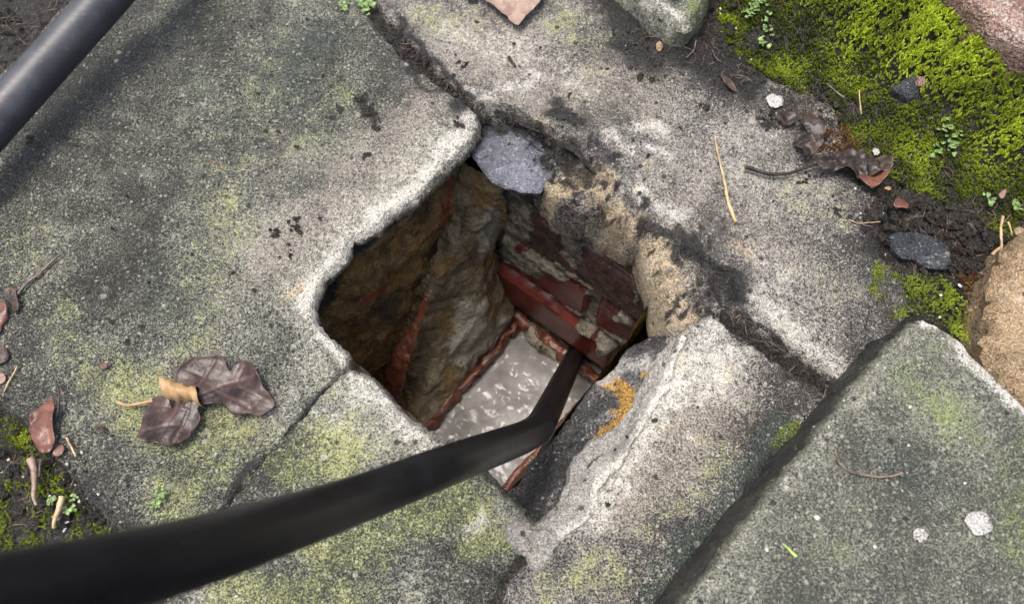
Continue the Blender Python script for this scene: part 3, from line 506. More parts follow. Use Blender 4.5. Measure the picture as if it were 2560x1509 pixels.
# near walls of the chamber
zr = -.325
RC = {'b': P(1300, 800, zr), 'l': P(1060, 1080, zr), 'r': P(1500, 960, zr), 'f': P(1240, 1240, zr)}
def Noff(S, Z, b): return fbm(b, .04, 4, 57)*.006
zero = lambda n: {k: np.zeros(n) for k in ('red', 'grey', 'dark')}
fl = RC['l']+U*.14
q, fs, S, Z = wallgrid(np.array([*fl[:2], 0]), V, -U, -.20, .30, -.42, -.034, .005, Noff)
tag(mesh('rendered_wall', q, fs, MAT['render'], attrs=zero(len(q))), 'dark rendered near wall of the drain chamber, hidden below the green slab', 'chamber wall')
fr = RC['r']+V*.028
q, fs, S, Z = wallgrid(np.array([*fr[:2], 0]), U, -V, -.10, .30, -.42, -.045, .005, Noff)
tag(mesh('rendered_wall', q, fs, MAT['render'], attrs=zero(len(q))), 'rendered right hand wall of the drain chamber below the black broken edge', 'chamber wall')
# mortar benching between the left wall and the gully
Lb = L0+V*.016
crest = [PP(x, y, Lb, V) for x, y in ((1185, 430), (1165, 500), (1150, 570), (1120, 640), (1080, 720), (1042, 830), (990, 975), (950, 1090))]
right = [PP(1268, 500, B0+U*.012, U), PP(1240, 560, B0+U*.012, U), PP(1232, 620, B0+U*.014, U), PP(1250, 700, B0+U*.012, U), P(1285, 785, -.318), P(1190, 905, -.318), P(1085, 1035, -.318), P(1000, 1140, -.318)]
mid = [(a+b)*.5+V*.010-U*.004+np.array([0, 0, .012]) for a, b in zip(crest, right)]
q, fs = loft([[c-V*.03 for c in crest], crest, mid, right, [r-np.array([0, 0, .03]) for r in right]], 150, 84, .0065, .032, 44)
q += np.column_stack([ridge(q, .016, 4, 47)*.0022, ridge(q, .013, 4, 48)*.0022, ridge(q, .018, 4, 46)*.0022])
at = pmask(SHEET(q), [('grey', .85, [(1180, 780), (1160, 880), (1260, 830)], 55), ('grey', .8, [(1210, 620), (1230, 540)], 34), ('dark', .7, [(1120, 700), (1090, 740)], 10), ('dark', .55, [(1060, 830), (1040, 900)], 12), ('dark', .6, [(1165, 520), (1150, 600), (1180, 650)], 10), ('red', .3, [(1100, 990), (1180, 700)], 20)])
bn = mesh('mortar_benching', q, fs, MAT['bench'], attrs=at); tag(bn, 'lumpy wet grey and ochre mortar sloping down to the gully in the hole corner', 'mortar')
def beam(a, b, wd, ht, n=40, seed=0, amp=.002, side=None):
    a, b = np.array(a), np.array(b); t = (b-a)/np.linalg.norm(b-a); s = np.cross(t, [0, 0, 1.]); prof = []
    for k in range(16):
        an = 2*math.pi*k/16; c, d = math.cos(an), math.sin(an); prof.append((np.sign(c)*abs(c)**.5*wd/2, np.sign(d)*abs(d)**.5*ht/2))
    vs = np.array([a+(b-a)*i/(n-1)+s*x+np.array([0, 0, z]) for i in range(n) for x, z in prof]); m = 16
    vs += np.stack([fbm(vs, .016, 3, seed+k) for k in range(3)], 1)*amp
    fs = [(i*m+k, i*m+(k+1) % m, (i+1)*m+(k+1) % m, (i+1)*m+k) for i in range(n-1) for k in range(m)]+[tuple(range(m))[::-1], tuple((n-1)*m+k for k in range(m))]
    return vs, fs
gp = empty('gully_pot', (*((RC['b']+RC['f'])/2)[:2], -.36)); tag(gp, 'square terracotta gully rim holding the milky water at the bottom of the hole', 'drain gully')
ex = .02
for nm_, a, b, wd, sd_, am in (('rim', RC['b']-U*ex, RC['l']+U*.05, .008, 1, .0065), ('rim', RC['r']-U*ex, RC['f']+U*.04, .010, 2, .003), ('rim', RC['l']+U*.045-V*.01, RC['f']+U*.04+V*.01, .014, 3, .002), ('rim', RC['b']-U*.002-V*.012, RC['r']-U*.002+V*.03, .013, 4, .006)):
    vs, fs = beam(a-np.array([0, 0, .008]), b-np.array([0, 0, .008]), wd, .030, 46, 70+sd_*5, am); mesh(nm_, vs, fs, MAT['clay'], gp)
# crust of mortar hanging over the back rim
vs, fs = beam(PP(1330, 830, B0+U*.016, U), PP(1500, 985, B0+U*.016, U), .022, .026, 50, 97, .007); o = mesh('mortar_crust', vs, fs, MAT['bench'], attrs={'red': .45*np.ones(len(vs)), 'grey': .55*np.ones(len(vs)), 'dark': .2*np.ones(len(vs))})
tag(o, 'ragged mortar crust along the foot of the brick wall above the water', 'mortar')
fx, fy = np.meshgrid(np.linspace(0, .16, 50), np.linspace(-.1, .18, 80)); q = RC['l']+U*(.05+fx.ravel())[:, None]+V*fy.ravel()[:, None]; q[:, 2] = -.322; q[:, 2] += fbm(q, .03, 3, 99)*.006
o = mesh('mortar_benching', q, [(a*50+b, a*50+b+1, (a+1)*50+b+1, (a+1)*50+b) for a in range(79) for b in range(49)], MAT['bench'], attrs=zero(len(q))); tag(o, 'rough mortar floor between the gully and the near chamber wall, under the green slab', 'mortar')
# broken clay edge standing between wall and benching
sh = [(1068, 745, .02), (1045, 800, .021), (1022, 850, .022), (1000, 900, .024), (985, 950, .024), (975, 1010, .024)]
pth = catmull([PP(x, y, Lb+V*o_*.4, V) for x, y, o_ in sh], 8); rr = np.interp(np.linspace(0, 1, len(pth)), [0, .25, .5, .75, 1], [.003, .0055, .009, .0115, .012])
o = tube('clay_shard', pth, rr, MAT['clay'], n=14, wob=.003, seed=23, flat=.35); tag(o, 'wet orange broken clay pipe edge standing against the ochre chamber wall', 'clay shard')
# water
def water():
    m, nt, b = new_mat('milky_water'); v = OBJ(nt)
    n1 = NZ(nt, v, 46, 3, .5, .9); n2 = NZ(nt, v, 150, 2, .5, .6); n3 = NZ(nt, v, 26, 3)
    c = MIX(nt, SS(nt, n3, .35, .65), (.19, .18, .168), (.32, .305, .29)); nt.links.new(c, b.inputs['Base Color']); b.inputs['Roughness'].default_value = .8; b.inputs['Specular IOR Level'].default_value = 0
    g = nt.nodes.new('ShaderNodeBsdfGlossy'); g.inputs['Roughness'].default_value = .08; BUMP(nt, g, [(n1, .003)])
    fr = nt.nodes.new('ShaderNodeFresnel'); fr.inputs['IOR'].default_value = 1.36; nt.links.new(g.inputs['Normal'].links[0].from_socket, fr.inputs['Normal'])
    mx = nt.nodes.new('ShaderNodeMixShader'); nt.links.new(fr.outputs[0], mx.inputs[0]); nt.links.new(b.outputs[0], mx.inputs[1]); nt.links.new(g.outputs[0], mx.inputs[2])
    nt.links.new(mx.outputs[0], nt.nodes['Material Output'].inputs['Surface']); return m
MAT['water'] = water()
NW = 300; wx, wy = np.meshgrid(np.linspace(-.19, .19, NW), np.linspace(-.19, .19, NW)); cen = (RC['b']+RC['f'])/2
q = np.stack([wx.ravel()+cen[0], wy.ravel()+cen[1], np.full(wx.size, -.337)], 1); q[:, 2] += fbm(q, .028, 2, 88)*.0016+fbm(q, .009, 2, 89)*.0007*sst(fbm(q, .05, 2, 94), -.3, .4)
fs = [(a*NW+b, a*NW+b+1, (a+1)*NW+b+1, (a+1)*NW+b) for a in range(NW-1) for b in range(NW-1)]
tag(mesh('water', q, fs, MAT['water']), kind='structure')
# ------------------------------------------------------------ pipes
bend = PW(1343, 1082, .555); end = PW(1450, 862, 1.0); d1 = PW(1136, 1152, .421)-bend; d1 /= np.linalg.norm(d1)
far = PW(512, 1372, .243); far2 = PW(30, 1490, .185); far3 = far2+(far2-far)*1.2
d2 = (end-bend)/np.linalg.norm(end-bend)
path = [far3, far2, far, PW(900, 1245, .352), PW(1136, 1156, .421), bend+d1*.050, bend+d1*.018+d2*.006, bend+d1*.003+d2*.024, bend+d2*.070, bend+d2*.14, bend+d2*.25, end]
o = tube('drain_pipe', catmull(path, 14), .0108, MAT['pipe'], n=32); tag(o, 'black plastic pipe bending down into the water of the hole from the lower left', 'pipe')
a, b = PW(-330, 655, .588), PW(620, -396, .708)
o = tube('drain_pipe', np.linspace(a, b, 60), .0167, MAT['pipe_grey'], n=40); tag(o, 'dark grey scuffed plastic pipe crossing the top left corner above the slab', 'pipe')
# ------------------------------------------------------------ moss
def moss_mat():
    m, nt, b = new_mat('moss'); h = AT(nt, 'hue'); t = AT(nt, 'tip'); r = AT(nt, 'rust')
    c = MIX(nt, h, (.038, .058, .013), (.50, .62, .035)); c = MIX(nt, M(nt, 'MULTIPLY', t, .45), c, MIX(nt, h, (.13, .18, .03), (.72, .84, .12))); c = MIX(nt, r, c, (.12, .025, .018))
    nt.links.new(c, b.inputs['Base Color']); b.inputs['Roughness'].default_value = .45; b.inputs['Subsurface Weight'].default_value = 0.0; return m
MAT['moss'] = moss_mat()
def shoots(name, pts, size, hue, rust=0., lean=.5, leaves=9, spread=.5, seed=0):
    """many small leafy shoots in one mesh: each a spray of narrow pointed leaves"""
    rg = np.random.default_rng(seed); n = len(pts); size = np.broadcast_to(size, (n,)); hue = np.broadcast_to(hue, (n,)); rust = np.broadcast_to(rust, (n,))
    VS, FS, HU, TI, RU = [], [], [], [], []; base = 0
    ax = np.stack([rg.normal(size=n)*lean, rg.normal(size=n)*lean, np.ones(n)], 1); ax /= np.linalg.norm(ax, axis=1)[:, None]
    for k in range(leaves):
        up_ = (k+.5)/leaves; an = k*2.4+rg.uniform(0, .8, n)+rg.uniform(0, 6.28)
        side = np.stack([np.cos(an), np.sin(an), np.zeros(n)], 1); dr = ax*(.55+.5*up_)+side*(spread*(1.15-.8*up_)); dr /= np.linalg.norm(dr, axis=1)[:, None]
        pr = np.cross(dr, ax+.01); pr /= np.maximum(np.linalg.norm(pr, axis=1), 1e-6)[:, None]
        b0 = pts+ax*(size*.62*up_)[:, None]; L = size*(.58-.20*up_)*rg.uniform(.8, 1.2, n); W = L*.24
        v_ = np.stack([b0, b0+dr*(L*.5)[:, None]+pr*W[:, None], b0+dr*L[:, None]+ax*(L*.12)[:, None], b0+dr*(L*.5)[:, None]-pr*W[:, None]], 1)
        VS.append(v_.reshape(-1, 3)); i = base+np.arange(n)*4
        FS.append(np.stack([i, i+1, i+2, i+3], 1)); base += n*4
        hh = np.clip(hue+rg.normal(size=n)*.06, 0, 1); HU.append(np.repeat(hh, 4)); TI.append(np.tile([0, .5, 1, .5], n)*(.4+.6*up_)); RU.append(np.repeat(rust, 4))
    return mesh(name, np.concatenate(VS), np.concatenate(FS), MAT['moss'], attrs={'hue': np.concatenate(HU), 'tip': np.concatenate(TI), 'rust': np.concatenate(RU)}, smooth=False)
def scatter(poly, spacing, seed, z=ground_z):
    """random spots on the ground inside a sheet polygon"""
    rg = np.random.default_rng(seed); pl = np.array([P(x, y, 0)[:2] for x, y in poly]); lo_, hi_ = pl.min(0), pl.max(0); n = int((hi_-lo_).prod()/spacing**2)
    p = rg.uniform(lo_, hi_, (n, 2)); p = p[inside(p, pl)]; return np.column_stack([p, z(p)])
BK = [(1780, -200), (1800, 40), (1830, 110), (1930, 190), (2060, 250), (2150, 360), (2230, 440), (2330, 480), (2480, 560), (2640, 640), (2720, 660), (2720, -60), (2560, -150)]
p = scatter(BK, .00150, 21); t = bank_t(p); nz_ = fbm(np.column_stack([p[:, :2], p[:, 0]*0]), .035, 3, 77); t2 = t+nz_*.012
keep = (inside(p[:, :2], np.array([P(*q, .08)[:2] for q in H_OUT])) == False) & (nz_+sst(t, -.01, .045)*1.0+RNG.uniform(-.35, .35, len(p)) > -.22)
p, t, t2, nz_ = p[keep], t[keep], t2[keep], nz_[keep]
bright = t2+RNG.normal(size=len(t2))*.006 > .034
dk = ~bright; hue = np.clip(.20+.34*sst(t2, .0, .05)+nz_*.5, .02, .7)
o = shoots('dark_moss', p[dk]-[0, 0, .0005], .0042*(.7+.6*RNG.random(dk.sum())), hue[dk], seed=1, lean=.6); tag(o, 'dark green moss covering the lower face of the bank', 'moss', kind='stuff')
pb = p[bright]; pb = pb+np.outer(.005+np.clip(nz_[bright], -.4, 1)*.006+np.abs(fbm(np.column_stack([pb[:, :2], pb[:, 0]*0]), .016, 2, 96))*.011, [0, 0, 1]); nb_ = nz_[bright]
o = shoots('bright_moss', pb, .0056*(.7+.6*RNG.random(len(pb))), np.clip(.56+.36*sst(t2[bright], .04, .085)+nb_*.45, .25, 1), seed=2, lean=.4, leaves=10, spread=.30); tag(o, 'bright yellow-green cushion moss along the top of the bank', 'moss', kind='stuff')
p = scatter([(2185, 650), (2260, 690), (2340, 680), (2390, 730), (2440, 790), (2480, 860), (2450, 880), (2350, 815), (2280, 780), (2215, 810), (2170, 740)], .0014, 22, lambda q: np.full(len(q), -.0005))
nz_ = fbm(np.column_stack([p[:, :2], p[:, 0]*0]), .025, 3, 79); p = p[nz_+RNG.uniform(-.4, .4, len(p)) > -.1]; nz_ = fbm(np.column_stack([p[:, :2], p[:, 0]*0]), .025, 3, 79)
o = shoots('low_moss', p, .0030*(.7+.6*RNG.random(len(p))), np.clip(.26+nz_*.5, .03, .75), seed=3, lean=.7); tag(o, 'low green moss patch behind the corner of the raised kerb slab', 'moss', kind='stuff')
p = scatter([(-60, 1000), (30, 1040), (120, 1140), (215, 1290), (330, 1370), (430, 1470), (300, 1560), (-150, 1500)], .0016, 23)
nz_ = fbm(np.column_stack([p[:, :2], p[:, 0]*0]), .025, 3, 80); k = nz_+RNG.uniform(-.35, .35, len(p)) > -.05; p, nz_ = p[k], nz_[k]
o = shoots('ground_moss', p, .0036*(.7+.6*RNG.random(len(p))), np.clip(.33+nz_*.45, .05, .75), seed=4, lean=.7); tag(o, 'patchy green moss on dark soil at the lower left corner', 'moss', kind='stuff')
p = scatter([(1945, 1070), (1985, 1048), (2012, 1062), (1985, 1100), (1955, 1128), (1930, 1120)], .0013, 27, lambda q: np.full(len(q), -.003)); o = shoots('joint_moss', p, .0022*(.7+.6*RNG.random(len(p))), np.clip(.25+.3*RNG.random(len(p)), 0, 1), seed=6, lean=.8); tag(o, 'thin green moss on the slab side where it meets the raised kerb slab', 'moss', kind='stuff')
for nm_, lab, poly, se in (('red_moss', 'dark red wiry moss beside the curled leaf at the slab edge', [(2050, 330), (2110, 315), (2150, 360), (2140, 400), (2060, 400), (2045, 370)], 24), ('red_moss', 'dark red wiry moss beside the tan rock', [(2390, 690), (2460, 690), (2490, 740), (2470, 770), (2420, 760)], 25)):
    p = scatter(poly, .0017, se, lambda q: np.full(len(q), .001)); o = shoots(nm_, p, .004, .25, rust=.6+.4*RNG.random(len(p)), seed=se, lean=1.2, leaves=5, spread=.3); tag(o, lab, 'moss', kind='stuff')
# ------------------------------------------------------------ leaves
def leaf_mat(name, c0, c1, c2, rough=.3):
    m, nt, b = new_mat(name); v = OBJ(nt); n1 = NZ(nt, v, 60, 4, .6); n2 = NZ(nt, v, 220, 4, .65)
    c = MIX(nt, SS(nt, n1, .35, .65), c0, c1); c = MIX(nt, M(nt, 'MULTIPLY', SS(nt, n2, .52, .72), .6), c, c2); c = MIX(nt, M(nt, 'MULTIPLY', AT(nt, 'vein'), .28), c, tuple(min(1, 1.7*x) for x in c2)); c = MIX(nt, M(nt, 'MULTIPLY', AT(nt, 'rim'), .5), c, tuple(1.5*x for x in c2)); nt.links.new(c, b.inputs['Base Color'])
    nt.links.new(ADD(nt, rough, CEN(nt, n2, .4)), b.inputs['Roughness']); b.inputs['Specular IOR Level'].default_value = .3; BUMP(nt, b, [(n1, .0007), (n2, .0004)]); return m
MAT['leaf'] = leaf_mat('wet_brown_leaf', (.018, .012, .011), (.055, .033, .029), (.10, .066, .055))
MAT['leaf_red'] = leaf_mat('red_brown_leaf', (.09, .04, .03), (.19, .085, .06), (.05, .035, .03))
MAT['leaf_tan'] = leaf_mat('tan_leaf', (.30, .18, .08), (.46, .31, .17), (.20, .12, .07), .5)
MAT['leaf_dark'] = leaf_mat('dark_leaf', (.014, .012, .011), (.045, .035, .030), (.16, .10, .075), .36)
MAT['leaf_pink'] = leaf_mat('pinkish_leaf', (.20, .13, .10), (.32, .23, .18), (.11, .075, .06), .4)
MAT['straw'] = simple_mat('straw', (.30, .20, .10), (.50, .38, .22), 120, .45, [(500, .0004)])
MAT['twig'] = simple_mat('dark_twig', (.06, .045, .035), (.20, .15, .11), 150, .5, [(500, .0005)])
MAT['grassblade'] = simple_mat('grass_green', (.22, .33, .08), (.36, .46, .14), 90, .4)
MAT['whitechip'] = stone_mat('white_chip', matrix=(.42, .41, .38), grain=(.75, .74, .70), bias=.1, rough=.6)
MAT['liver'] = simple_mat('pale_green', (.10, .18, .05), (.25, .35, .13), 150, .35, [(400, .0008)])
MAT['web'] = simple_mat('web', (.6, .6, .6), (.7, .7, .7), 50, .5)
def leaf(name, px, z, mat, parent=None, curl=.004, edge=.003, crumple=.0015, seed=0, scale=(1, 0, 0), thick=.0004, grid=.0022, size=.02, veins=()):
    k, ox, oy = scale; o2 = np.array([P(ox+x/k, oy+y/k, z)[:2] for x, y in px])
    if area(o2) < 0: o2 = o2[::-1]
    o2 = smooth_closed(resample(o2, .0016), 2); o3 = np.column_stack([o2, 0*o2[:, 0]]); o2 = o2+pnormals(o2)*(fbm(o3, .005, 2, seed)*.0006)[:, None]
    v2, fs, b = fill(o2, grid, (.001,)); p3 = np.column_stack([v2, 0*v2[:, 0]]); d = dist_poly(v2, o2[::2])
    h = curl*(fbm(p3, size*1.6, 2, seed+3)+.35)+crumple*ridge(p3, size*.5, 3, seed+5)+edge*np.exp(-d/.004)*(fbm(p3, size*.8, 2, seed+7)+.25)
    vein = np.zeros(len(v2))
    for vn in veins:
        vv = np.array([P(ox+x/k, oy+y/k, z)[:2] for x, y in vn]); e = np.exp(-(dist_poly(v2, vv, False)/.0009)**2); h -= .0006*e; vein = np.maximum(vein, e)
    h -= h.min()
    o = mesh(name, np.column_stack([v2, z+.0008+h]), fs, mat, parent, {'vein': vein, 'rim': np.exp(-d/.0012)*sst(fbm(p3, .01, 2, seed+8), -.1, .4)}); s = o.modifiers.new('thickness', 'SOLIDIFY'); s.thickness = thick; s.offset = 0; return o
Z5 = (4.24, 250, 850)
t = empty('dead_leaf', P(560, 1000, .001)); tag(t, 'large dark brown lobed leaf with a rolled tan flap on the left slab', 'leaf', 'dead leaves')
leaf('blade', [(430, 1010), (455, 900), (475, 780), (510, 680), (590, 618), (690, 600), (765, 630), (785, 755), (815, 660), (830, 600), (815, 440), (835, 370), (900, 290), (1000, 222), (1150, 185), (1260, 170), (1335, 195), (1362, 280), (1398, 362), (1425, 290), (1500, 235), (1580, 242), (1680, 330), (1740, 450), (1780, 560), (1850, 622), (1878, 700), (1800, 770), (1720, 830), (1600, 800), (1450, 832), (1390, 770), (1360, 700), (1200, 690), (1080, 715), (1050, 745), (1095, 800), (1085, 880), (1000, 960), (930, 1060), (860, 1110), (740, 1145), (640, 1120), (560, 1090), (440, 1055)], .001, MAT['leaf'], t, .007, .004, .0004, 101, Z5, size=.03, grid=.0013, veins=([(1010, 610), (950, 800), (800, 1090)], [(960, 760), (620, 700)], [(900, 900), (560, 960)], [(1120, 440), (1240, 230)], [(1100, 400), (930, 330)], [(1450, 470), (1560, 270)], [(1500, 520), (1820, 660)], [(900, 690), (1300, 500), (1650, 400)], [(1000, 640), (1150, 350)], [(1250, 560), (1600, 740)], [(860, 700), (700, 1000)]))
def flap():
    pts = [(672, 560), (700, 520), (780, 540), (860, 560), (960, 590), (1060, 610)]; vs = []; fs = []; n = 9
    for i in range(40):
        f = i/39; x = 690+f*385; y = 520+f*85; hw = 100+14*math.sin(f*7)+8*math.sin(f*23)
        for k in range(n):
            a = math.pi*(k/(n-1))*1.15-.1; q = P(250+(x-18*math.cos(a))/4.24, 850+(y-hw*math.cos(a))/4.24, .006); q[2] += .011*math.sin(a)+.001; vs.append(q)
    vs = np.array(vs); vs += np.stack([fbm(vs, .008, 3, 120+k) for k in range(3)], 1)*.0012
    fs = [(i*n+k, i*n+k+1, (i+1)*n+k+1, (i+1)*n+k) for i in range(39) for k in range(n-1)]
    o = mesh('rolled_flap', vs, fs, MAT['leaf_tan'], t); s = o.modifiers.new('thickness', 'SOLIDIFY'); s.thickness = .0004; o['label'] = 'pale tan rolled underside'
flap()
def L(k, ox, oy, pts, z=.002): return [P(ox+x/k, oy+y/k, z) for x, y in pts]
tube('petiole', catmull(L(*Z5, [(185, 650), (280, 688), (400, 672), (560, 640)], .003)), .0011, MAT['leaf_tan'], t)
Z6 = (1.98, 0, 600)
t = empty('dead_leaf', P(120, 1060, .001)); tag(t, 'narrow red-brown leaf lying above the moss at the lower left', 'leaf', 'dead leaves')
leaf('blade', [(290, 795), (297, 870), (285, 960), (292, 1000), (250, 1052), (210, 1062), (182, 1010), (155, 940), (170, 870), (210, 830)], .001, MAT['leaf_red'], t, .010, .004, .003, 102, Z6)
tube('petiole', catmull(L(*Z6, [(275, 700), (292, 750), (290, 820), (280, 880)], .006)), .0007, MAT['leaf_dark'], t)
for lab, mt, z, px, sc, se in (
    ('shrivelled brown leaf with a stalk at the left border', 'leaf_red', .001, [(-60, 320), (0, 310), (55, 330), (50, 390), (20, 420), (15, 465), (-60, 470)], Z6, 103),
    ('small grey-brown leaf scrap at the foot of the left twig', 'leaf_dark', .001, [(40, 250), (90, 235), (100, 300), (110, 350), (70, 370), (55, 320), (30, 300)], Z6, 104),
    ('dull grey leaf half out of view at the left border', 'leaf_dark', .001, [(-60, 520), (20, 520), (50, 560), (55, 585), (0, 625), (-60, 630)], Z6, 105),
    ('small pale leaf scrap below the dull grey leaf at the left border', 'leaf_pink', .001, [(-40, 650), (20, 655), (42, 680), (20, 715), (-40, 720)], Z6, 106),
    ('pinkish brown pointed leaf hanging in from the top border', 'leaf_pink', .004, [(760, -20), (790, 12), (850, 50), (910, 100), (965, 165), (1000, 110), (1050, 60), (1110, -25), (1100, -120), (800, -100)], (1.952, 800, 0), 107),
    ('small dark leaf beside the pinkish leaf at the top border', 'leaf_dark', .002, [(700, -30), (720, 15), (760, 10), (790, -30)], (1.952, 800, 0), 113),
    ('tiny red leaf scrap touching the red-brown leaf', 'leaf_red', .001, [(270, 1040), (305, 1005), (325, 1030), (320, 1060), (285, 1075), (260, 1065)], Z6, 108),
    ('shrivelled orange-brown leaf scrap on the slab edge below the crumpled leaf', 'leaf_red', .002, [(1270, 1090), (1290, 1040), (1330, 1020), (1400, 1075), (1385, 1120), (1300, 1112)], (2.968, 1800, 150), 109),
    ('small tan leaf scrap under the tip of the crumpled leaf', 'leaf_tan', .002, [(1195, 965), (1230, 945), (1275, 945), (1260, 975), (1215, 985)], (2.968, 1800, 150), 110),
    ('grey torn leaf stuck on the dark slab edge below the moss', 'leaf_dark', .002, [(0, 90), (30, 110), (100, 170), (120, 260), (85, 240), (40, 190), (0, 130)], (2.968, 1800, 150), 111),
    ('tiny dark red leaf scrap left of the lobed leaf', 'leaf_red', .001, [(490, 620), (520, 605), (545, 618), (530, 640), (500, 640)], Z6, 112),
    ('reddish leaf fragment on the moss near the right border', 'leaf_pink', .012, [(1290, 130), (1330, 90), (1365, 85), (1350, 150), (1320, 165)], (3.298, 2100, 450), 114),
    ('tiny dark leaf fragment near the pale crack of the left slab', 'leaf_dark', .001, [(475, 930), (500, 905), (525, 945), (510, 960)], Z6, 115)):
    o = leaf('dead_leaf', px, z, MAT[mt], None, .005, .003, .0022, se, sc); tag(o, lab, 'leaf', 'dead leaves')
Z3 = (2.968, 1800, 150)
t = empty('curled_leaf', P(2015, 350, .001)); tag(t, 'blackened curled leaf in three folds on the right slab', 'leaf', 'dead leaves')
leaf('lobe', [(400, 435), (470, 400), (560, 420), (565, 470), (480, 503), (430, 462)], .004, MAT['leaf_dark'], t, .006, .005, .002, 121, Z3)
leaf('blade', [(555, 430), (640, 400), (710, 418), (752, 520), (752, 640), (710, 690), (650, 610), (620, 540), (575, 505)], .003, MAT['leaf_dark'], t, .013, .008, .005, 122, Z3)
leaf('lobe', [(540, 535), (605, 550), (645, 640), (700, 720), (625, 792), (590, 782), (560, 690), (533, 620)], .002, MAT['leaf_dark'], t, .012, .008, .005, 123, Z3)
t = empty('crumpled_leaf', P(2150, 430, .001)); tag(t, 'crumpled dark leaf with a long curved stalk on the right slab', 'leaf', 'dead leaves')
leaf('blade', [(640, 800), (760, 745), (880, 728), (950, 708), (1100, 728), (1200, 740), (1255, 785), (1240, 850), (1150, 880), (1000, 915), (900, 850), (730, 880)], .003, MAT['leaf_dark'], t, .010, .006, .009, 124, Z3, size=.022)
leaf('folded_tip', [(985, 915), (1060, 880), (1150, 860), (1240, 830), (1235, 870), (1150, 965), (1088, 1002), (1030, 955)], .004, MAT['leaf_red'], t, .010, .005, .002, 125, Z3)
pp = catmull(L(*Z3, [(185, 792), (250, 812), (350, 842), (450, 848), (560, 828), (650, 792), (760, 760), (900, 735)], .006)); tube('stalk', pp, np.linspace(.0018, .0010, len(pp)), MAT['leaf_dark'], t)
# ------------------------------------------------------------ twigs, stems
for nm_, lab, cat, mt, pts, z, r0, r1 in (
    ('straw', 'pale straw stem lying upright on the right slab', 'straw', 'straw', [(1787, 337), (1793, 375), (1806, 430), (1814, 470), (1822, 510), (1840, 556)], .003, .0006, .0017),
    ('twig', 'thin forked-looking twig at the left border', 'twig', 'twig', [(152, 634), (125, 658), (95, 688), (70, 705), (45, 735)], .003, .0008, .0013),
    ('curved_stem', 'thin brown curved stem on the raised kerb slab', 'stem', 'twig', [(2086, 1120), (2098, 1155), (2130, 1180), (2180, 1190), (2225, 1190), (2258, 1182)], .0575, .0005, .0008),
    ('grass_blade', 'short green grass blade on the raised kerb slab', 'grass blade', 'grassblade', [(1956, 1357), (1972, 1372), (1990, 1390)], .057, .0006, .0011),
    ('stick', 'pale tan splinter on the lower left moss', 'stick', 'straw', [(155, 1240), (146, 1275), (136, 1300), (133, 1320)], .004, .0022, .0010),
    ('stem', 'short tan stem right of the red-brown leaf', 'stem', 'straw', [(166, 1093), (176, 1112), (190, 1142)], .002, .0009, .0006),
    ('dry_strip', 'limp brown leaf strip dangling over the lower left moss', 'stem', 'leaf_pink', [(76, 1146), (84, 1172), (86, 1210), (84, 1240), (90, 1262)], .006, .0028, .0008),
    ('dry_strip', 'short dark leaf strip just right of the limp brown one', 'stem', 'leaf_dark', [(104, 1148), (100, 1170), (98, 1192)], .005, .002, .0008),
    ('straw', 'short upright straw in the dark moss above the slab', 'straw', 'straw', [(2148, 226), (2150, 255), (2154, 285)], .016, .0005, .0006),
    ('straw', 'slanting straw at the lower edge of the dark moss', 'straw', 'twig', [(2065, 208), (2090, 228), (2112, 246)], .010, .0005, .0008),
    ('root', 'white bent root hanging over the black soil beside the tan rock', 'root', 'straw', [(2508, 540), (2502, 575), (2505, 620), (2500, 645), (2482, 655)], .012, .0011, .0006),
    ('root', 'short pale root right of the bent root', 'root', 'straw', [(2520, 555), (2528, 575), (2530, 588)], .012, .0008, .0006),
    ('twig', 'short yellow twig end above the tan rock', 'twig', 'straw', [(2480, 636), (2492, 626), (2503, 618)], .012, .0015, .0012),
    ('fibre', 'fine pale fibre on the right slab above the slate chip', 'fibre', 'straw', [(2124, 548), (2145, 558), (2175, 556), (2200, 553)], .002, .0004, .0003),
    ('fibre', 'second fine fibre crossing above the first one on the right slab', 'fibre', 'twig', [(2130, 545), (2160, 562), (2180, 566)], .002, .0003, .0003),
    ('stem', 'thin reddish hair-like stem on the upper middle of the left slab', 'stem', 'leaf_red', [(515, 398), (540, 412), (565, 428)], .0015, .0004, .0003),
    ('stem', 'thin tan stem beside the pale leaf scrap at the left border', 'stem', 'straw', [(44, 915), (28, 945), (10, 978)], .002, .0005, .0007),
    ('twig', 'short black twig in the dark soil at the top', 'twig', 'twig', [(1740, 100), (1735, 125), (1715, 145)], .004, .0006, .0006),
    ('twig', 'black bark sliver on the pinkish slab at the top', 'twig', 'leaf_dark', [(1272, 142), (1280, 155), (1288, 166)], .002, .0016, .0009)):
    pth = catmull([P(x, y, z) for x, y in pts], 8); o = tube(nm_, pth, np.linspace(r0, r1, len(pth)), MAT[mt], n=8, wob=.0004, seed=len(lab)); tag(o, lab, cat)
# spider thread over the dark gap
o = tube('spider_thread', catmull([P(985, 540, -.012), P(1060, 476, -.014), P(1120, 424, -.013), P(1174, 390, -.014)], 8), .00022, MAT['web'], n=6); tag(o, 'taut white spider thread across the dark gap under the left slab', 'spider thread')
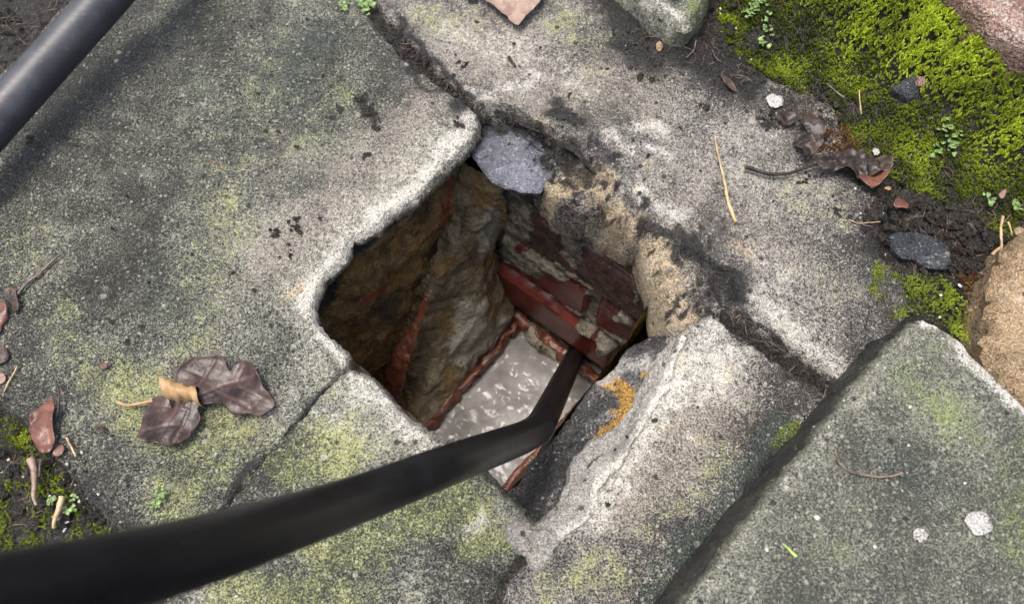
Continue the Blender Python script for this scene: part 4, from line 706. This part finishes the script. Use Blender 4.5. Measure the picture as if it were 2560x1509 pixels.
# ------------------------------------------------------------ chips, seedlings, crumbs
for nm_, lab, cat, mt, px, z, th in (
    ('stone_chip', 'large white stone chip on the raised kerb slab', 'stone chip', 'whitechip', [(2418, 1300), (2432, 1284), (2462, 1278), (2476, 1292), (2482, 1316), (2462, 1330), (2440, 1332), (2430, 1312)], .059, .006),
    ('stone_chip', 'small cream stone chip left of the large white one', 'stone chip', 'whitechip', [(2290, 1335), (2296, 1322), (2312, 1322), (2322, 1334), (2314, 1348), (2300, 1346)], .058, .005),
    ('stone_chip', 'triangular grey slate chip lodged in the moss bank', 'slate chip', 'slate', [(2236, 215), (2262, 196), (2290, 186), (2300, 200), (2298, 232), (2280, 238)], .055, .012),
    ('shell_bit', 'white broken snail shell bit on the dark upper slab edge', 'shell', 'whitechip', [(1922, 238), (1935, 230), (1955, 240), (1958, 256), (1945, 264), (1928, 258)], .005, .006),
    ('pebble', 'round reddish pebble beside the slate chip in the moss', 'pebble', 'redstone', [(2296, 196), (2304, 190), (2313, 194), (2315, 205), (2306, 210), (2298, 206)], .060, .008),
    ('pebble', 'tiny white pebble on black soil near the red moss', 'pebble', 'whitechip', [(2186, 370), (2196, 367), (2200, 376), (2192, 381)], .006, .005),
    ('pebble', 'pale yellow pebble in the soil near the stone block', 'pebble', 'tanrock', [(1642, 108), (1650, 102), (1656, 112), (1650, 124), (1643, 120)], .005, .006),
    ('stone_chip', 'pale chip at the upper right of the tan rock', 'stone chip', 'tanrock', [(2542, 572), (2556, 566), (2572, 580), (2566, 590), (2548, 586)], .02, .008)):
    o = stone(nm_, px, z, th, MAT[mt], seed=len(lab), edge=.002, rough=.0006, grid=.002, step=.0012, relief=.0006); tag(o, lab, cat)
def rosette(pts, z, r, lab, seed):
    rg = np.random.default_rng(seed); vs = []; fs = []
    for x, y in pts:
        for k in range(9):
            c = P(x+rg.normal()*5, y+rg.normal()*5, 0); zz = z if z is not None else ground_z(np.array([c[:2]]))[0]+.004; rr = r*rg.uniform(.35, .8); an = rg.uniform(0, 6.28); tl = rg.normal(size=2)*.35; b0 = len(vs)
            c = np.array([c[0]+math.cos(an)*r*.8, c[1]+math.sin(an)*r*.8, zz+rg.uniform(0, .002)]); vs.append(c)
            for j in range(10):
                a = j*.628; q = rr*(1+.18*math.sin(3*a+an)); dx, dy = q*math.cos(a), q*math.sin(a); vs.append(c+[dx, dy, dx*tl[0]+dy*tl[1]+rr*.22])
            fs += [(b0, b0+1+j, b0+1+(j+1) % 10) for j in range(10)]
    o = mesh('liverwort', vs, fs, MAT['liver']); s = o.modifiers.new('thickness', 'SOLIDIFY'); s.thickness = .0005; tag(o, lab, 'liverwort')
rosette([(858, 18), (866, 24)], .002, .0028, 'small pale green liverwort rosette in the joint at the top', 1)
rosette([(905, 14), (918, 24), (925, 12)], .002, .0034, 'larger pale green liverwort cushion right of its small neighbour at the top', 2)
rosette([(1880, 15), (1892, 28), (1900, 12), (1875, 32)], None, .003, 'pale green liverwort cluster in the moss near the stone block', 3)
rosette([(1912, 58), (1922, 84), (1908, 98)], None, .0026, 'bluish green liverwort below the cluster by the stone block', 4)
rosette([(2345, 345), (2362, 362), (2338, 378), (2370, 385)], None, .0032, 'pale round liverwort leaves halfway down the moss bank', 5)
rosette([(2462, 508)], .006, .0028, 'single mint green leaf on black soil near the right border', 6)
rosette([(2524, 520), (2532, 526)], .006, .0026, 'bright green seedling on black soil at the right border', 7)
rosette([(404, 1225), (410, 1242), (398, 1255), (385, 1262)], .002, .0016, 'little green weed on the left slab just behind the black pipe', 8)
rosette([(125, 1250), (175, 1265), (182, 1242)], -.002, .0022, 'yellowish green seedlings beside the tan splinter', 9)
def crumbs(name, spots, lab, mat, seed, r=(.0006, .0024)):
    rg = np.random.default_rng(seed); vs = []; fs = []
    ic = [(0, 0, 1), (1, 0, .1), (.3, .95, 0), (-.8, .6, .1), (-.8, -.6, 0), (.3, -.95, .1)]
    for x, y, n, sp, z in spots:
        for _ in range(n):
            c = P(x+rg.normal()*sp, y+rg.normal()*sp, z); q = rg.uniform(*r); a = rg.uniform(0, 6.28); b0 = len(vs); sx, sy = rg.uniform(.6, 1.5), rg.uniform(.6, 1.2)
            for px, py, pz in ic:
                px, py = px*sx*rg.uniform(.7, 1.3), py*sy*rg.uniform(.7, 1.3); vs.append(c+q*np.array([px*math.cos(a)-py*math.sin(a), px*math.sin(a)+py*math.cos(a), pz*.9-.1]))
            fs += [(b0, b0+1+k, b0+1+(k+1) % 5) for k in range(5)]
    o = mesh(name, vs, fs, mat, smooth=False); tag(o, lab, 'debris', kind='stuff')
JT = [(965+(1190-965)*f, 65+(275-65)*f, 22, 13, -.003) for f in np.linspace(0, 1, 12)]+[(1790+290*f, 795+190*f, 20, 12, -.004) for f in np.linspace(.05, 1, 12)]
crumbs('soil_crumbs', JT+[(905, 240, 16, 10, .001), (925, 280, 18, 9, .001), (935, 305, 10, 8, .001), (915, 385, 10, 6, .001), (1145, 307, 8, 6, .002), (740, 560, 16, 10, .001), (690, 585, 8, 8, .001), (720, 630, 7, 10, .001), (1400, 290, 40, 22, .0), (1260, 290, 60, 26, -.008), (1345, 335, 40, 22, -.012), (1365, 400, 24, 16, -.014), (1200, 318, 24, 14, -.014), (1150, 165, 10, 8, .001), (1930, 300, 26, 20, .001), (1850, 180, 40, 40, .001), (1700, 130, 60, 50, .001), (1600, 60, 30, 40, .001), (2010, 445, 8, 7, .001), (2090, 510, 8, 12, .001), (2220, 540, 60, 45, .002), (2380, 620, 80, 50, -.002), (2430, 740, 50, 30, -.001), (70, 352, 10, 7, .001), (700, 300, 14, 160, .001), (500, 700, 14, 160, .001), (1650, 1180, 6, 90, .001), (1740, 280, 14, 120, .001), (1300, 60, 12, 90, .001), (150, 1200, 50, 60, -.003)], 'black soil crumbs scattered in joints and on the slabs', MAT['soil'], 61)
MAT['grit'] = simple_mat('pale_grit', (.45, .44, .36), (.65, .64, .58), 100, .5)
crumbs('pale_grit', [(2200, 560, 7, 60, .001), (2350, 700, 8, 60, .001), (60, 1180, 9, 70, .0), (190, 1270, 12, 40, .0), (2200, 1250, 14, 200, .056), (1750, 80, 14, 80, .002), (600, 1300, 10, 120, .001)], 'pale grit specks scattered over soil, moss and slabs', MAT['grit'], 62, (.0005, .0014))

def litter(name, regions, lab, mat, seed, ln=(.006, .022), r=.00022):
    """fine rootlets and fibres lying on the ground"""
    rg = np.random.default_rng(seed); VS, FS = [], []; base = 0
    for poly, n, dz in regions:
        pl = np.array([P(x, y, 0)[:2] for x, y in poly]); k = 0
        while k < n:
            c = rg.uniform(pl.min(0), pl.max(0))
            if not inside(c[None], pl)[0]: continue
            k += 1; a = rg.uniform(0, 6.28); L_ = rg.uniform(*ln); m = 7; pts = [c]
            for i in range(m): a += rg.normal()*.35; pts.append(pts[-1]+np.array([math.cos(a), math.sin(a)])*L_/m)
            pts = np.array(pts); z0 = ground_z(pts) if dz is None else np.full(len(pts), dz)
            z0 = z0+.0008+np.abs(np.sin(np.linspace(0, 3.1, len(pts))))*rg.uniform(0, .003)
            vs, fs = tube_geo(np.column_stack([pts, z0]), r*rg.uniform(.7, 1.7), 5); VS.append(vs); FS += [tuple(i+base for i in f) for f in fs]; base += len(vs)
    o = mesh(name, np.concatenate(VS), FS, mat); tag(o, lab, 'debris', kind='stuff')
SOILR = [(2190, 480), (2300, 480), (2480, 560), (2500, 640), (2470, 780), (2400, 720), (2250, 660)]
litter('rootlets', [(SOILR, 70, None), ([(1560, 20), (1640, 60), (1800, 120), (1900, 190), (2080, 270), (2060, 300), (1850, 210), (1600, 90)], 45, .002), ([(-30, 0), (160, 0), (40, 150), (-30, 180)], 30, None), ([(20, 1040), (120, 1150), (250, 1290), (60, 1320), (0, 1200)], 40, None), ([(950, 70), (990, 60), (1180, 240), (1170, 260)], 14, -.003), ([(1800, 790), (1840, 780), (2080, 950), (2060, 975)], 14, -.003), (BK[1:11], 60, None)], 'fine dark rootlets and fibres lying over soil and joints', MAT['twig'], 71)
crumbs('soil_lumps', [(2230, 540, 60, 40, .0), (2330, 560, 70, 50, -.002), (2420, 620, 70, 45, -.003), (2440, 720, 60, 40, -.004), (2380, 690, 30, 30, -.003), (1700, 100, 70, 60, .0), (1830, 170, 50, 40, .0), (2060, 300, 30, 25, .0), (40, 40, 60, 60, -.005), (90, 1170, 60, 60, -.004), (230, 1300, 40, 40, -.004), (330, 1370, 40, 40, -.004)], 'loose black soil lumps along the slab borders', MAT['soil'], 63, (.001, .0042))
